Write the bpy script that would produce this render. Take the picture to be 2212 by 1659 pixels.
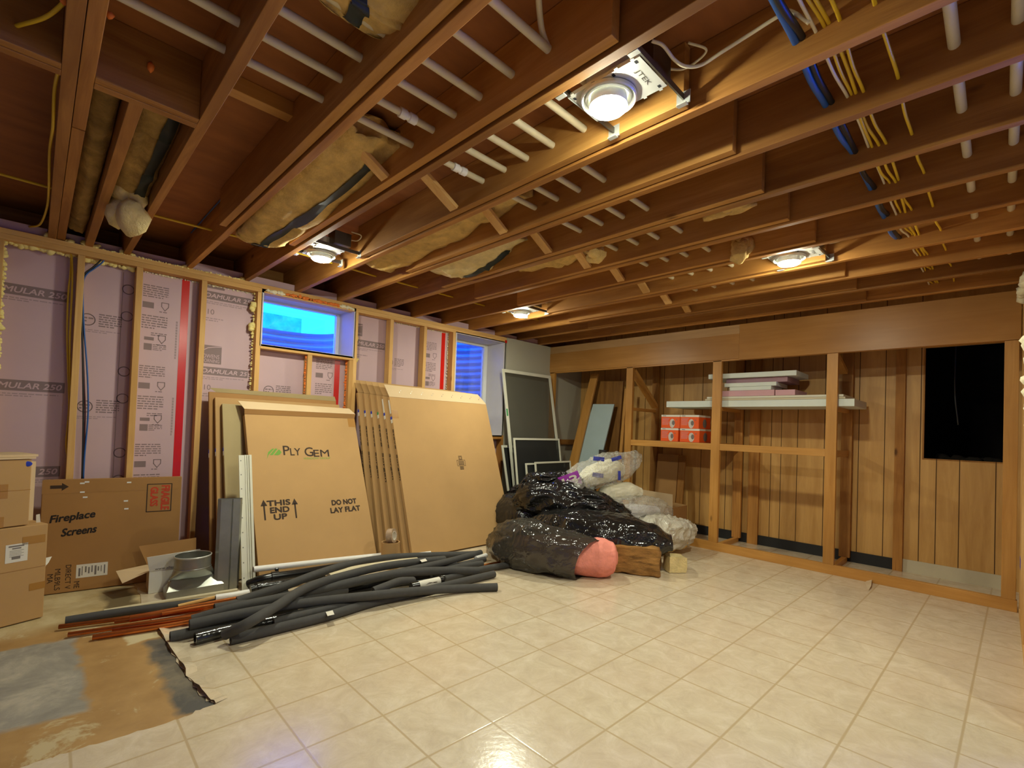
import bpy, bmesh, math, random
from mathutils import Vector, Matrix, noise as mnoise

for o in list(bpy.data.objects):
    bpy.data.objects.remove(o, do_unlink=True)
SC = bpy.context.scene
COL = SC.collection

# ---------------------------------------------------------------- camera
YAW, PIT, ROLL, FPX, CX, CY, CAMH = .7789, .0208, .0363, 1045.93, 1106.0, 903.04, 1.206
FW = Vector((math.sin(YAW)*math.cos(PIT), math.cos(YAW)*math.cos(PIT), math.sin(PIT)))
R0 = Vector((math.cos(YAW), -math.sin(YAW), 0)); U0 = R0.cross(FW)
RT = math.cos(ROLL)*R0 + math.sin(ROLL)*U0
UP = -math.sin(ROLL)*R0 + math.cos(ROLL)*U0
cam = bpy.data.cameras.new('camera'); camo = bpy.data.objects.new('camera', cam); COL.objects.link(camo)
camo.matrix_world = Matrix(((RT.x, UP.x, -FW.x, 0), (RT.y, UP.y, -FW.y, 0), (RT.z, UP.z, -FW.z, CAMH), (0, 0, 0, 1)))
cam.sensor_fit = 'HORIZONTAL'; cam.sensor_width = 36; cam.lens = 36*FPX/2212
cam.shift_y = (CY-829.5)/2212; cam.clip_start = .02
SC.camera = camo

# ---------------------------------------------------------------- view, sky
SC.view_settings.view_transform = 'Standard'; SC.view_settings.look = 'None'
SC.view_settings.gamma = 1; SC.view_settings.use_curve_mapping = False
SC.view_settings.exposure = 1.2
world = bpy.data.worlds.new('dusk_sky'); SC.world = world; world.use_nodes = True
_bg = world.node_tree.nodes['Background']
_bg.inputs['Color'].default_value = (.003, .09, 1.0, 1); _bg.inputs['Strength'].default_value = 9.0
LAMP_COLOR = (.98, 1.0, .79); LAMP_STRENGTH = 262.0

# ---------------------------------------------------------------- helpers
V = Vector
def W(px, py, x=None, y=None, z=None):
    """point of the room seen at a pixel of the photograph, on the plane x=, y= or z="""
    r = FW + (px-CX)/FPX*RT - (py-CY)/FPX*UP
    if x is not None: t = x/r.x
    elif y is not None: t = y/r.y
    else: t = (z-CAMH)/r.z
    return V((r.x*t, r.y*t, CAMH+r.z*t))
def srgb(r, g, b):
    f = lambda c: (c/12.92 if c <= .04045 else ((c+.055)/1.055)**2.4)
    return (f(r/255), f(g/255), f(b/255), 1)
def tag(o, label=None, cat=None, group=None, kind=None):
    if label: o['label'] = label
    if cat: o['category'] = cat
    if group: o['group'] = group
    if kind: o['kind'] = kind
    return o
def thing(name, loc, label=None, cat=None, group=None, kind=None, rz=0):
    o = bpy.data.objects.new(name, None); COL.objects.link(o)
    o.empty_display_size = .05
    o.location = loc; o.rotation_euler = (0, 0, rz)
    return tag(o, label, cat, group, kind)
def worigin(o):
    p = V((0, 0, 0))
    while o is not None:
        p += o.location; o = o.parent
    return p
def copy_tree(o, parent=None):
    c = o.copy(); COL.objects.link(c)
    if parent is not None: c.parent = parent
    for ch in list(o.children): copy_tree(ch, c)
    return c

class Fr:
    """local frame: point(u,v,w) = o + u*U + v*V + w*N"""
    def __init__(s, o, u, v):
        s.o = V(o); s.u = V(u).normalized(); s.v = V(v); s.v = (s.v - s.v.dot(s.u)*s.u).normalized(); s.n = s.u.cross(s.v)
    def p(s, u, v, w=0): return s.o + u*s.u + v*s.v + w*s.n
def lean_frame(p0, lean, yaw=0):
    """front face of a panel leaning back: u to the right, v up the panel, n out of its face (toward -y)"""
    u = V((math.cos(yaw), math.sin(yaw), 0)); b = V((-math.sin(yaw), math.cos(yaw), 0))
    v = math.sin(lean)*b + math.cos(lean)*V((0, 0, 1))
    return Fr(p0, u, v)
WORLD = Fr((0, 0, 0), (1, 0, 0), (0, 1, 0))

_fontcache = {}
def text_geom(s):
    if s not in _fontcache:
        cu = bpy.data.curves.new('t', 'FONT'); cu.body = s; cu.size = 1; cu.align_x = 'CENTER'; cu.align_y = 'CENTER'
        cu.resolution_u = 3
        ob = bpy.data.objects.new('t', cu); COL.objects.link(ob)
        dg = bpy.context.evaluated_depsgraph_get()
        me = bpy.data.meshes.new_from_object(ob.evaluated_get(dg))
        vs = [v.co.copy() for v in me.vertices]; fs = [tuple(p.vertices) for p in me.polygons]
        bpy.data.objects.remove(ob); bpy.data.curves.remove(cu); bpy.data.meshes.remove(me)
        xs = [v.x for v in vs] or [0]; ys = [v.y for v in vs] or [0]
        _fontcache[s] = (vs, fs, (min(xs)+max(xs))/2, (min(ys)+max(ys))/2, max(xs)-min(xs), max(ys)-min(ys))
    return _fontcache[s]

class MB:
    def __init__(s): s.bm = bmesh.new()
    def face(s, pts):
        try: s.bm.faces.new([s.bm.verts.new(p) for p in pts])
        except ValueError: pass
        return s
    def fbox(s, F, u0, u1, v0, v1, w0, w1):
        c = [s.bm.verts.new(F.p(u, v, w)) for w in (w0, w1) for v in (v0, v1) for u in (u0, u1)]
        for f in ((0, 2, 3, 1), (4, 5, 7, 6), (0, 1, 5, 4), (2, 6, 7, 3), (0, 4, 6, 2), (1, 3, 7, 5)):
            s.bm.faces.new([c[i] for i in f])
        return s
    def box(s, x0, x1, y0, y1, z0, z1): return s.fbox(WORLD, x0, x1, y0, y1, z0, z1)
    def beam(s, a, b, w, h, up=(0, 0, 1), w0=None):
        """box along a->b, w wide, h high, centred"""
        a = V(a); b = V(b); d = b-a; L = d.length; u = d.normalized()
        side = u.cross(V(up)).normalized(); F = Fr(a, u, side)
        return s.fbox(F, 0, L, -w/2, w/2, -h/2, h/2)
    def prism(s, F, pts, w0, w1):
        a = [s.bm.verts.new(F.p(u, v, w0)) for u, v in pts]; b = [s.bm.verts.new(F.p(u, v, w1)) for u, v in pts]
        n = len(pts)
        s.bm.faces.new(a[::-1]); s.bm.faces.new(b)
        for i in range(n): s.bm.faces.new([a[i], a[(i+1) % n], b[(i+1) % n], b[i]])
        return s
    def fpoly(s, F, pts, w=0): return s.face([F.p(u, v, w) for u, v in pts])
    def quad(s, F, u0, u1, v0, v1, w=0): return s.fpoly(F, [(u0, v0), (u1, v0), (u1, v1), (u0, v1)], w)
    def stroke(s, F, pts, wd, w=0):
        """flat pen stroke through 2d points"""
        for (a, b), (c, d) in zip(pts, pts[1:]):
            dx, dy = c-a, d-b; L = math.hypot(dx, dy) or 1e-6; nx, ny = -dy/L*wd/2, dx/L*wd/2; ex, ey = dx/L*wd*.3, dy/L*wd*.3
            s.fpoly(F, [(a-ex+nx, b-ey+ny), (a-ex-nx, b-ey-ny), (c+ex-nx, d+ey-ny), (c+ex+nx, d+ey+ny)], w)
        return s
    def text(s, F, txt, u, v, h=None, width=None, w=.001, rot=0, bold=0, shear=0):
        """text centred at u,v; cap height h and/or width"""
        vs, fs, mx, my, tw, th = text_geom(txt)
        if h is None: sx = sy = width/tw
        else:
            sy = h/th; sx = width/tw if width else sy
        c, sn = math.cos(rot), math.sin(rot)
        offs = [(0, 0)] if not bold else [(bold*math.cos(k*math.pi/3), bold*math.sin(k*math.pi/3)) for k in range(6)]
        for k, (ox, oy) in enumerate(offs):
            nv = []
            for q in vs:
                x = (q.x-mx)*sx + shear*(q.y-my)*sy + ox; y = (q.y-my)*sy + oy
                nv.append(s.bm.verts.new(F.p(u+x*c-y*sn, v+x*sn+y*c, w+k*2e-5)))
            for f in fs:
                try: s.bm.faces.new([nv[i] for i in f])
                except ValueError: pass
        return s
    def tube(s, pts, r, seg=12, caps=True, inner=None, up=None, flat=1.0):
        pts = [V(p) for p in pts]; n = len(pts)
        rr = r if isinstance(r, (list, tuple)) else [r]*n
        rings = []; irings = []
        t0 = (pts[1]-pts[0]).normalized(); ref = V((0, 0, 1)) if abs(t0.z) < .9 else V((1, 0, 0))
        a = t0.cross(ref).normalized()
        for i in range(n):
            t = (pts[min(i+1, n-1)]-pts[max(i-1, 0)]).normalized()
            a = (a - a.dot(t)*t).normalized(); b = t.cross(a)
            rings.append([s.bm.verts.new(pts[i]+rr[i]*(math.cos(k*2*math.pi/seg)*a*flat+math.sin(k*2*math.pi/seg)*b)) for k in range(seg)])
            if inner: irings.append([s.bm.verts.new(pts[i]+inner*(math.cos(k*2*math.pi/seg)*a+math.sin(k*2*math.pi/seg)*b)) for k in range(seg)])
        for A, B in zip(rings, rings[1:]):
            for k in range(seg): s.bm.faces.new([A[k], A[(k+1) % seg], B[(k+1) % seg], B[k]])
        if inner:
            for A, B in zip(irings, irings[1:]):
                for k in range(seg): s.bm.faces.new([A[k], B[k], B[(k+1) % seg], A[(k+1) % seg]])
            for A, B, fl in ((rings[0], irings[0], 0), (rings[-1], irings[-1], 1)):
                for k in range(seg):
                    q = [A[k], B[k], B[(k+1) % seg], A[(k+1) % seg]]
                    s.bm.faces.new(q if not fl else q[::-1])
        elif caps:
            s.bm.faces.new(rings[0][::-1]); s.bm.faces.new(rings[-1])
        return s
    def lathe(s, c, axis, prof, seg=32, close=False):
        """prof: list of (radius, height) along axis from c"""
        c = V(c); ax = V(axis).normalized(); ref = V((1, 0, 0)) if abs(ax.x) < .9 else V((0, 1, 0))
        a = (ref-ref.dot(ax)*ax).normalized(); b = ax.cross(a); rings = []
        for r, h in prof:
            if r < 1e-6: rings.append([s.bm.verts.new(c+h*ax)])
            else: rings.append([s.bm.verts.new(c+h*ax+r*(math.cos(k*2*math.pi/seg)*a+math.sin(k*2*math.pi/seg)*b)) for k in range(seg)])
        for A, B in zip(rings, rings[1:]):
            for k in range(seg):
                k2 = (k+1) % seg
                if len(A) == 1 and len(B) == 1: continue
                if len(A) == 1: f = [A[0], B[k2], B[k]]
                elif len(B) == 1: f = [A[k], A[k2], B[0]]
                else: f = [A[k], A[k2], B[k2], B[k]]
                s.bm.faces.new(f)
        return s
    def blob(s, c, r, seed=0, sub=2, amp=.3, sc=(1, 1, 1), freq=None):
        bm2 = bmesh.new(); bmesh.ops.create_icosphere(bm2, subdivisions=sub, radius=1); c = V(c); fq = freq or 1.5
        m = {}
        for v in bm2.verts:
            d = v.co.normalized(); k = 1+amp*mnoise.noise(d*fq+V((seed*7.3, seed*3.1, seed*1.7)))
            m[v.index] = s.bm.verts.new(c+V((d.x*sc[0], d.y*sc[1], d.z*sc[2]))*r*k)
        for f in bm2.faces: s.bm.faces.new([m[v.index] for v in f.verts])
        bm2.free(); return s
    def grid(s, fn, nu, nv, wrap=False):
        g = [[s.bm.verts.new(fn(i/nu, j/nv)) for j in range(nv + (0 if wrap else 1))] for i in range(nu+1)]
        n2 = nv if wrap else nv
        for i in range(nu):
            for j in range(n2):
                j2 = (j+1) % nv if wrap else j+1
                s.bm.faces.new([g[i][j], g[i+1][j], g[i+1][j2], g[i][j2]])
        return s, g
    def build(s, name, m, parent=None, smooth=False, bevel=0, sub=0, solid=0, auto=None):
        bmesh.ops.recalc_face_normals(s.bm, faces=s.bm.faces) if not getattr(s, 'keepn', False) else None
        me = bpy.data.meshes.new(name)
        o = bpy.data.objects.new(name, me); COL.objects.link(o)
        if parent is not None:
            off = worigin(parent); o.parent = parent
        else:
            cs = [v.co for v in s.bm.verts]
            off = V(((min(c.x for c in cs)+max(c.x for c in cs))/2, (min(c.y for c in cs)+max(c.y for c in cs))/2, min(c.z for c in cs)))
            o.location = off
        for v in s.bm.verts: v.co -= off
        s.bm.to_mesh(me); s.bm.free()
        if isinstance(m, (list, tuple)):
            for q in m: me.materials.append(q)
        elif m is not None: me.materials.append(m)
        if smooth:
            for p in me.polygons: p.use_smooth = True
        if auto is not None:
            for p in me.polygons: p.use_smooth = True
            md = o.modifiers.new('s', 'EDGE_SPLIT'); md.split_angle = math.radians(auto)
        if solid:
            md = o.modifiers.new('t', 'SOLIDIFY'); md.thickness = solid; md.offset = 0
        if bevel:
            md = o.modifiers.new('b', 'BEVEL'); md.width = bevel; md.segments = 2; md.limit_method = 'ANGLE'; md.angle_limit = math.radians(40)
        if sub:
            md = o.modifiers.new('u', 'SUBSURF'); md.levels = sub; md.render_levels = sub
        return o

def bez(pts, n=10):
    """smooth curve through points (Catmull-Rom)"""
    pts = [V(p) for p in pts]; P = [2*pts[0]-pts[1]]+pts+[2*pts[-1]-pts[-2]]; out = []
    for i in range(1, len(P)-2):
        a, b, c, d = P[i-1:i+3]
        for k in range(n):
            t = k/n
            out.append(.5*((2*b)+(c-a)*t+(2*a-5*b+4*c-d)*t*t+(3*b-a-3*c+d)*t**3))
    out.append(pts[-1]); return out

# ---------------------------------------------------------------- materials
def newmat(name):
    m = bpy.data.materials.new(name); m.use_nodes = True
    nt = m.node_tree; b = nt.nodes['Principled BSDF']
    return m, nt, b
def N(nt, t, **k):
    n = nt.nodes.new(t)
    for a, v in k.items(): setattr(n, a, v)
    return n
def coords(nt, scale=(1, 1, 1), rnd=True, obj=True):
    tc = N(nt, 'ShaderNodeTexCoord'); mp = N(nt, 'ShaderNodeMapping'); mp.inputs['Scale'].default_value = scale
    nt.links.new(tc.outputs['Object'], mp.inputs['Vector'])
    if rnd:
        oi = N(nt, 'ShaderNodeObjectInfo'); ml = N(nt, 'ShaderNodeMath', operation='MULTIPLY'); ml.inputs[1].default_value = 37.0
        nt.links.new(oi.outputs['Random'], ml.inputs[0])
        ad = N(nt, 'ShaderNodeVectorMath', operation='ADD')
        nt.links.new(mp.outputs[0], ad.inputs[0]); nt.links.new(ml.outputs[0], ad.inputs[1]); return ad.outputs[0]
    return mp.outputs[0]
def noise_n(nt, vec, scale=5, detail=4, rough=.6, dist=0):
    n = N(nt, 'ShaderNodeTexNoise'); n.inputs['Scale'].default_value = scale; n.inputs['Detail'].default_value = detail
    n.inputs['Roughness'].default_value = rough; n.inputs['Distortion'].default_value = dist
    nt.links.new(vec, n.inputs['Vector']); return n.outputs['Fac']
def ramp(nt, fac, stops):
    r = N(nt, 'ShaderNodeValToRGB'); e = r.color_ramp.elements
    while len(e) > 1: e.remove(e[-1])
    e[0].position, e[0].color = stops[0]
    for p, c in stops[1:]:
        q = e.new(p); q.color = c
    nt.links.new(fac, r.inputs['Fac']); return r.outputs['Color']
def shade(c, k): return (min(c[0]*k, 1), min(c[1]*k, 1), min(c[2]*k, 1), 1)
def mix(nt, fac, a, b):
    m = N(nt, 'ShaderNodeMix', data_type='RGBA')
    if hasattr(fac, 'links') or not isinstance(fac, (int, float)): nt.links.new(fac, m.inputs['Factor'])
    else: m.inputs['Factor'].default_value = fac
    for v, s in ((a, m.inputs[6]), (b, m.inputs[7])):
        if isinstance(v, tuple): s.default_value = v
        else: nt.links.new(v, s)
    return m.outputs[2]
def bumpn(nt, b, h, strength=.2, dist=.01):
    bp = N(nt, 'ShaderNodeBump'); bp.inputs['Strength'].default_value = strength; bp.inputs['Distance'].default_value = dist
    nt.links.new(h, bp.inputs['Height']); nt.links.new(bp.outputs[0], b.inputs['Normal'])
def mat(name, col, rough=.6, metal=0, var=.12, scale=6, bump=0, bscale=40, bdist=.004, spec=.4, stretch=(1, 1, 1)):
    m, nt, b = newmat(name); v = coords(nt, stretch)
    f = noise_n(nt, v, scale, 4)
    nt.links.new(ramp(nt, f, [(.25, shade(col, 1-var)), (.75, shade(col, 1+var))]), b.inputs['Base Color'])
    b.inputs['Roughness'].default_value = rough; b.inputs['Metallic'].default_value = metal
    b.inputs['Specular IOR Level'].default_value = spec
    if bump: bumpn(nt, b, noise_n(nt, v, bscale, 3), bump, bdist)
    return m
def wood(name, c1, c2, axis='y', rough=.62, knots=True, spec=.3, fine=1.0, objvar=.25):
    m, nt, b = newmat(name)
    st = {'x': (.9, 14, 14), 'y': (14, .9, 14), 'z': (14, 14, .9)}[axis]
    v = coords(nt, st); f = noise_n(nt, v, 1.6*fine, 6, .65, .8)
    col = ramp(nt, f, [(.28, c1), (.5, tuple((x+y)/2 for x, y in zip(c1, c2))), (.72, c2)])
    st2 = {'x': (.35, 1, 1), 'y': (1, .35, 1), 'z': (1, 1, .35)}[axis]
    g = noise_n(nt, coords(nt, st2), 3.2, 3, .5)
    col = mix(nt, ramp(nt, g, [(.35, (0, 0, 0, 1)), (.75, (1, 1, 1, 1))]), col, shade(c1, .8))
    if knots:
        vo = N(nt, 'ShaderNodeTexVoronoi'); vo.inputs['Scale'].default_value = 2.6; nt.links.new(coords(nt, {'x': (.6, 1.6, 1.6), 'y': (1.6, .6, 1.6), 'z': (1.6, 1.6, .6)}[axis]), vo.inputs['Vector'])
        k = ramp(nt, vo.outputs['Distance'], [(.03, (1, 1, 1, 1)), (.075, (0, 0, 0, 1))])
        col = mix(nt, k, col, shade(c1, .38))
    oi = N(nt, 'ShaderNodeObjectInfo'); mr = N(nt, 'ShaderNodeMapRange'); mr.inputs[3].default_value = 1-objvar; mr.inputs[4].default_value = 1+objvar*.4
    nt.links.new(oi.outputs['Random'], mr.inputs[0])
    vm = N(nt, 'ShaderNodeVectorMath', operation='SCALE'); nt.links.new(col, vm.inputs[0]); nt.links.new(mr.outputs[0], vm.inputs['Scale'])
    nt.links.new(vm.outputs[0], b.inputs['Base Color'])
    b.inputs['Roughness'].default_value = rough; b.inputs['Specular IOR Level'].default_value = spec
    bumpn(nt, b, f, .15, .003); return m

M = {}
for ax in 'xyz':
    M['joist_'+ax] = wood('old_joist_wood_'+ax, srgb(152, 98, 42), srgb(206, 148, 74), ax, .62)
    M['stud_'+ax] = wood('new_stud_wood_'+ax, srgb(212, 160, 90), srgb(238, 196, 128), ax, .65, objvar=.12)
    M['cab_'+ax] = wood('stained_cabinet_wood_'+ax, srgb(186, 128, 56), srgb(216, 160, 84), ax, .42, spec=.45, objvar=.1)
M['sister_y'] = wood('sister_board_wood', srgb(176, 118, 52), srgb(222, 166, 88), 'y', .6)
M['fascia'] = wood('fascia_plywood', srgb(172, 118, 56), srgb(196, 144, 80), 'y', .36, False, .25, .7, .06)
M['fascia_light'] = wood('light_fascia_strip', srgb(176, 134, 84), srgb(198, 156, 104), 'y', .5, False, .4, .7, .06)
M['plank_dark'] = wood('dark_pine_plank', srgb(128, 84, 36), srgb(176, 124, 58), 'z', .5)
M['subfloor'] = mat('subfloor_plywood', srgb(150, 92, 44), .7, var=.25, scale=3, stretch=(1, 3, 1))
M['card'] = mat('cardboard', srgb(186, 146, 94), .8, var=.06, scale=3, bump=.05, bscale=200)
M['card_l'] = mat('pale_cardboard', srgb(214, 186, 146), .8, var=.05, scale=3)
M['card_g'] = mat('grey_cardboard', srgb(176, 156, 112), .8, var=.05, scale=3)
M['card_d'] = mat('darker_cardboard', srgb(166, 122, 70), .8, var=.07, scale=3)
M['ink'] = mat('dark_print', srgb(62, 46, 34), .8, var=.1)
M['marker'] = mat('black_marker', srgb(34, 28, 24), .7, var=.05)
M['red_ink'] = mat('red_print', srgb(190, 66, 40), .8, var=.08)
M['green_ink'] = mat('green_print', srgb(112, 158, 66), .8, var=.08)
M['paper'] = mat('white_paper', srgb(226, 220, 206), .7, var=.03)
M['grey_ink'] = mat('grey_print', srgb(120, 112, 108), .8, var=.1)
M['blue_tape'] = mat('blue_tape', srgb(42, 66, 190), .5, var=.08)
M['green_tape'] = mat('green_tape', srgb(70, 150, 90), .5, var=.08)
M['clear_tape'] = mat('brown_packing_tape', srgb(170, 122, 60), .25, var=.04)
M['foam'] = mat('pink_foam_board', srgb(198, 168, 172), .65, var=.05, scale=2)
M['foam_ink'] = mat('foam_board_print', srgb(134, 114, 114), .7, var=.08)
M['foam_ink_l'] = mat('foam_board_pale_print', srgb(160, 138, 140), .7, var=.06)
M['red_tape'] = mat('red_seam_tape', srgb(205, 30, 22), .22, var=.05, spec=.5)
M['sprayfoam'] = mat('yellow_spray_foam', srgb(240, 222, 144), .7, var=.1, scale=20, bump=.4, bscale=60)
M['foam_white'] = mat('cream_spray_foam', srgb(236, 226, 190), .7, var=.06, scale=20, bump=.4, bscale=60)
M['orange_foam'] = mat('orange_fire_foam', srgb(236, 128, 50), .7, var=.1, scale=20, bump=.4, bscale=60)
M['drywall'] = mat('grey_drywall', srgb(176, 170, 150), .8, var=.04, scale=2)
M['concrete'] = mat('concrete', srgb(140, 134, 124), .9, var=.12, scale=4, bump=.2)
M['panel'] = None
M['white'] = mat('white_vinyl', srgb(232, 232, 228), .35, var=.02)
M['jamb'] = mat('jamb_board', srgb(206, 200, 202), .7, var=.03)
M['pvc'] = mat('white_plastic_pipe', srgb(232, 228, 222), .35, var=.03)
M['pipe_cream'] = mat('cream_plastic_pipe', srgb(206, 192, 158), .45, var=.06, scale=10)
M['tube'] = mat('dark_foam_tube', srgb(74, 72, 70), .85, var=.1, scale=30, bump=.15, bscale=150)
M['tube_in'] = mat('black_tube_bore', srgb(22, 22, 22), .9, var=.1)
M['abs'] = mat('black_plastic', srgb(26, 25, 24), .22, var=.15, spec=.5)
M['wrapped'] = mat('plastic_wrapped_tube', srgb(40, 40, 38), .16, var=.2, scale=25, bump=.6, bscale=30, spec=.7)
M['copper'] = mat('copper', srgb(214, 126, 66), .32, 1, var=.2, scale=12)
M['copper_d'] = mat('tarnished_copper', srgb(170, 98, 50), .42, 1, var=.25, scale=12)
M['galv'] = mat('galvanised_steel', srgb(166, 166, 156), .34, .8, var=.12, scale=9)
M['steel'] = mat('bright_steel', srgb(206, 206, 198), .4, .55, var=.06, scale=9)
M['steel_d'] = mat('dull_steel', srgb(120, 116, 108), .4, 1, var=.1, scale=9)
M['yellow_cable'] = mat('yellow_cable', srgb(214, 176, 40), .45, var=.08)
M['white_cable'] = mat('white_cable', srgb(214, 200, 164), .45, var=.06)
M['blue_cable'] = mat('blue_cable', srgb(48, 92, 160), .4, var=.1)
M['black_cable'] = mat('black_cable', srgb(30, 30, 32), .4, var=.1)
M['darkred_cable'] = mat('dark_red_cable', srgb(74, 30, 34), .4, var=.1)
M['orange'] = mat('orange_carton', srgb(236, 92, 30), .55, var=.04)
M['orange_s'] = mat('orange_carton_side', srgb(196, 74, 24), .55, var=.05)
M['lightblue'] = mat('pale_blue_board', srgb(172, 188, 188), .5, var=.04)
M['whiteboard_edge'] = mat('white_board', srgb(216, 222, 212), .6, var=.06, scale=4)
M['pinkboard'] = mat('pink_foam_offcut', srgb(206, 160, 166), .7, var=.06, scale=4)
M['purpleboard'] = mat('mauve_foam_offcut', srgb(164, 128, 136), .7, var=.06, scale=4)
M['screen_frame'] = mat('white_screen_frame', srgb(216, 212, 192), .4, var=.03)
M['fiber'] = mat('yellow_fibreglass', srgb(206, 170, 100), .95, var=.28, scale=14, bump=.6, bscale=60, bdist=.01)
M['fiber_dirty'] = mat('dusty_fibreglass', srgb(160, 128, 72), .95, var=.5, scale=9, bump=.6, bscale=60, bdist=.01)
M['fiber_pale'] = mat('pale_fibreglass', srgb(226, 204, 146), .95, var=.16, scale=18, bump=.6, bscale=70, bdist=.01)
M['fiber_brown'] = mat('brown_fibreglass', srgb(160, 116, 62), .95, var=.6, scale=9, bump=.8, bscale=50, bdist=.012, stretch=(1, 1, 5))
M['fiber_pink'] = mat('pink_fibreglass', srgb(240, 148, 130), .9, var=.14, scale=12, bump=.5, bscale=40, bdist=.01)
M['fiber_white'] = mat('white_wadding', srgb(236, 230, 204), .95, var=.06, scale=14, bump=.4, bscale=50)
M['kraft'] = mat('black_facing_paper', srgb(40, 46, 44), .6, var=.2, scale=10)
M['black'] = mat('black_void', srgb(10, 10, 10), .9, var=.2)
M['dirt'] = mat('crawl_space_dirt', srgb(40, 34, 28), 1, var=.3, bump=.5)
M['cove'] = mat('black_cove_base', srgb(36, 36, 36), .5, var=.1)
M['base_white'] = mat('cream_baseboard', srgb(202, 190, 160), .6, var=.06)

# emissive lens
m, nt, b = newmat('lamp_lens'); b.inputs['Base Color'].default_value = (1, 1, 1, 1)
b.inputs['Emission Color'].default_value = (*LAMP_COLOR, 1); b.inputs['Emission Strength'].default_value = LAMP_STRENGTH; M['lens'] = m
# window glass: clear pane (thin)
m, nt, b = newmat('window_glass'); nt.nodes.remove(b); out = [n for n in nt.nodes if n.type == 'OUTPUT_MATERIAL'][0]
tr = N(nt, 'ShaderNodeBsdfTransparent'); gl = N(nt, 'ShaderNodeBsdfGlossy'); gl.inputs['Roughness'].default_value = .02
fr = N(nt, 'ShaderNodeFresnel'); fr.inputs['IOR'].default_value = 1.5; mx = N(nt, 'ShaderNodeMixShader')
nt.links.new(fr.outputs[0], mx.inputs[0]); nt.links.new(tr.outputs[0], mx.inputs[1]); nt.links.new(gl.outputs[0], mx.inputs[2]); nt.links.new(mx.outputs[0], out.inputs[0]); M['glass'] = m
# insect screen mesh (semi see-through)
def screenmat(name, col, alpha):
    m, nt, b = newmat(name); b.inputs['Base Color'].default_value = col; b.inputs['Roughness'].default_value = .8; b.inputs['Alpha'].default_value = alpha
    return m
M['screen'] = screenmat('grey_insect_screen', srgb(70, 68, 58), .62); M['screen_d'] = screenmat('dark_insect_screen', srgb(26, 26, 24), .93)
# bag plastics
def plastic(name, col, alpha, rough=.14, bump=.6, sc=7):
    m, nt, b = newmat(name); v = coords(nt)
    b.inputs['Base Color'].default_value = col; b.inputs['Roughness'].default_value = rough; b.inputs['Specular IOR Level'].default_value = .7
    n1 = noise_n(nt, v, sc, 3, .5, 1.5); n2 = noise_n(nt, v, sc*3.1, 2, .5, 1.0); hs = []
    for n_, w_ in ((n1, 1.0), (n2, .12)):
        s1 = N(nt, 'ShaderNodeMath', operation='SUBTRACT'); s1.inputs[1].default_value = .5; nt.links.new(n_, s1.inputs[0])
        ab = N(nt, 'ShaderNodeMath', operation='ABSOLUTE'); nt.links.new(s1.outputs[0], ab.inputs[0])
        ml = N(nt, 'ShaderNodeMath', operation='MULTIPLY'); ml.inputs[1].default_value = w_; nt.links.new(ab.outputs[0], ml.inputs[0]); hs.append(ml.outputs[0])
    ad = N(nt, 'ShaderNodeMath', operation='ADD'); nt.links.new(hs[0], ad.inputs[0]); nt.links.new(hs[1], ad.inputs[1])
    bumpn(nt, b, ad.outputs[0], bump, .09)
    if alpha < 1: b.inputs['Alpha'].default_value = alpha
    return m
M['bag_black'] = plastic('black_bag_plastic', srgb(30, 29, 28), 1, .13, .4, 4)
M['bag_smoke'] = plastic('smoky_bag_plastic', srgb(62, 58, 52), .9, .15, .4, 4)
M['bag_clear'] = plastic('clear_bag_plastic', srgb(226, 222, 210), .34, .12, .7, 9)
M['bag_white'] = plastic('white_bag_plastic', srgb(222, 214, 196), .75, .25, .5, 7)
M['purple_ink'] = mat('purple_print', srgb(150, 50, 160), .4, var=.05); M['blue_ink'] = mat('blue_print', srgb(60, 66, 160), .4, var=.05)
# corrugated well steel
M['well'] = mat('corrugated_well_steel', srgb(176, 184, 190), .45, .0, var=.08, scale=3)

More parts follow.
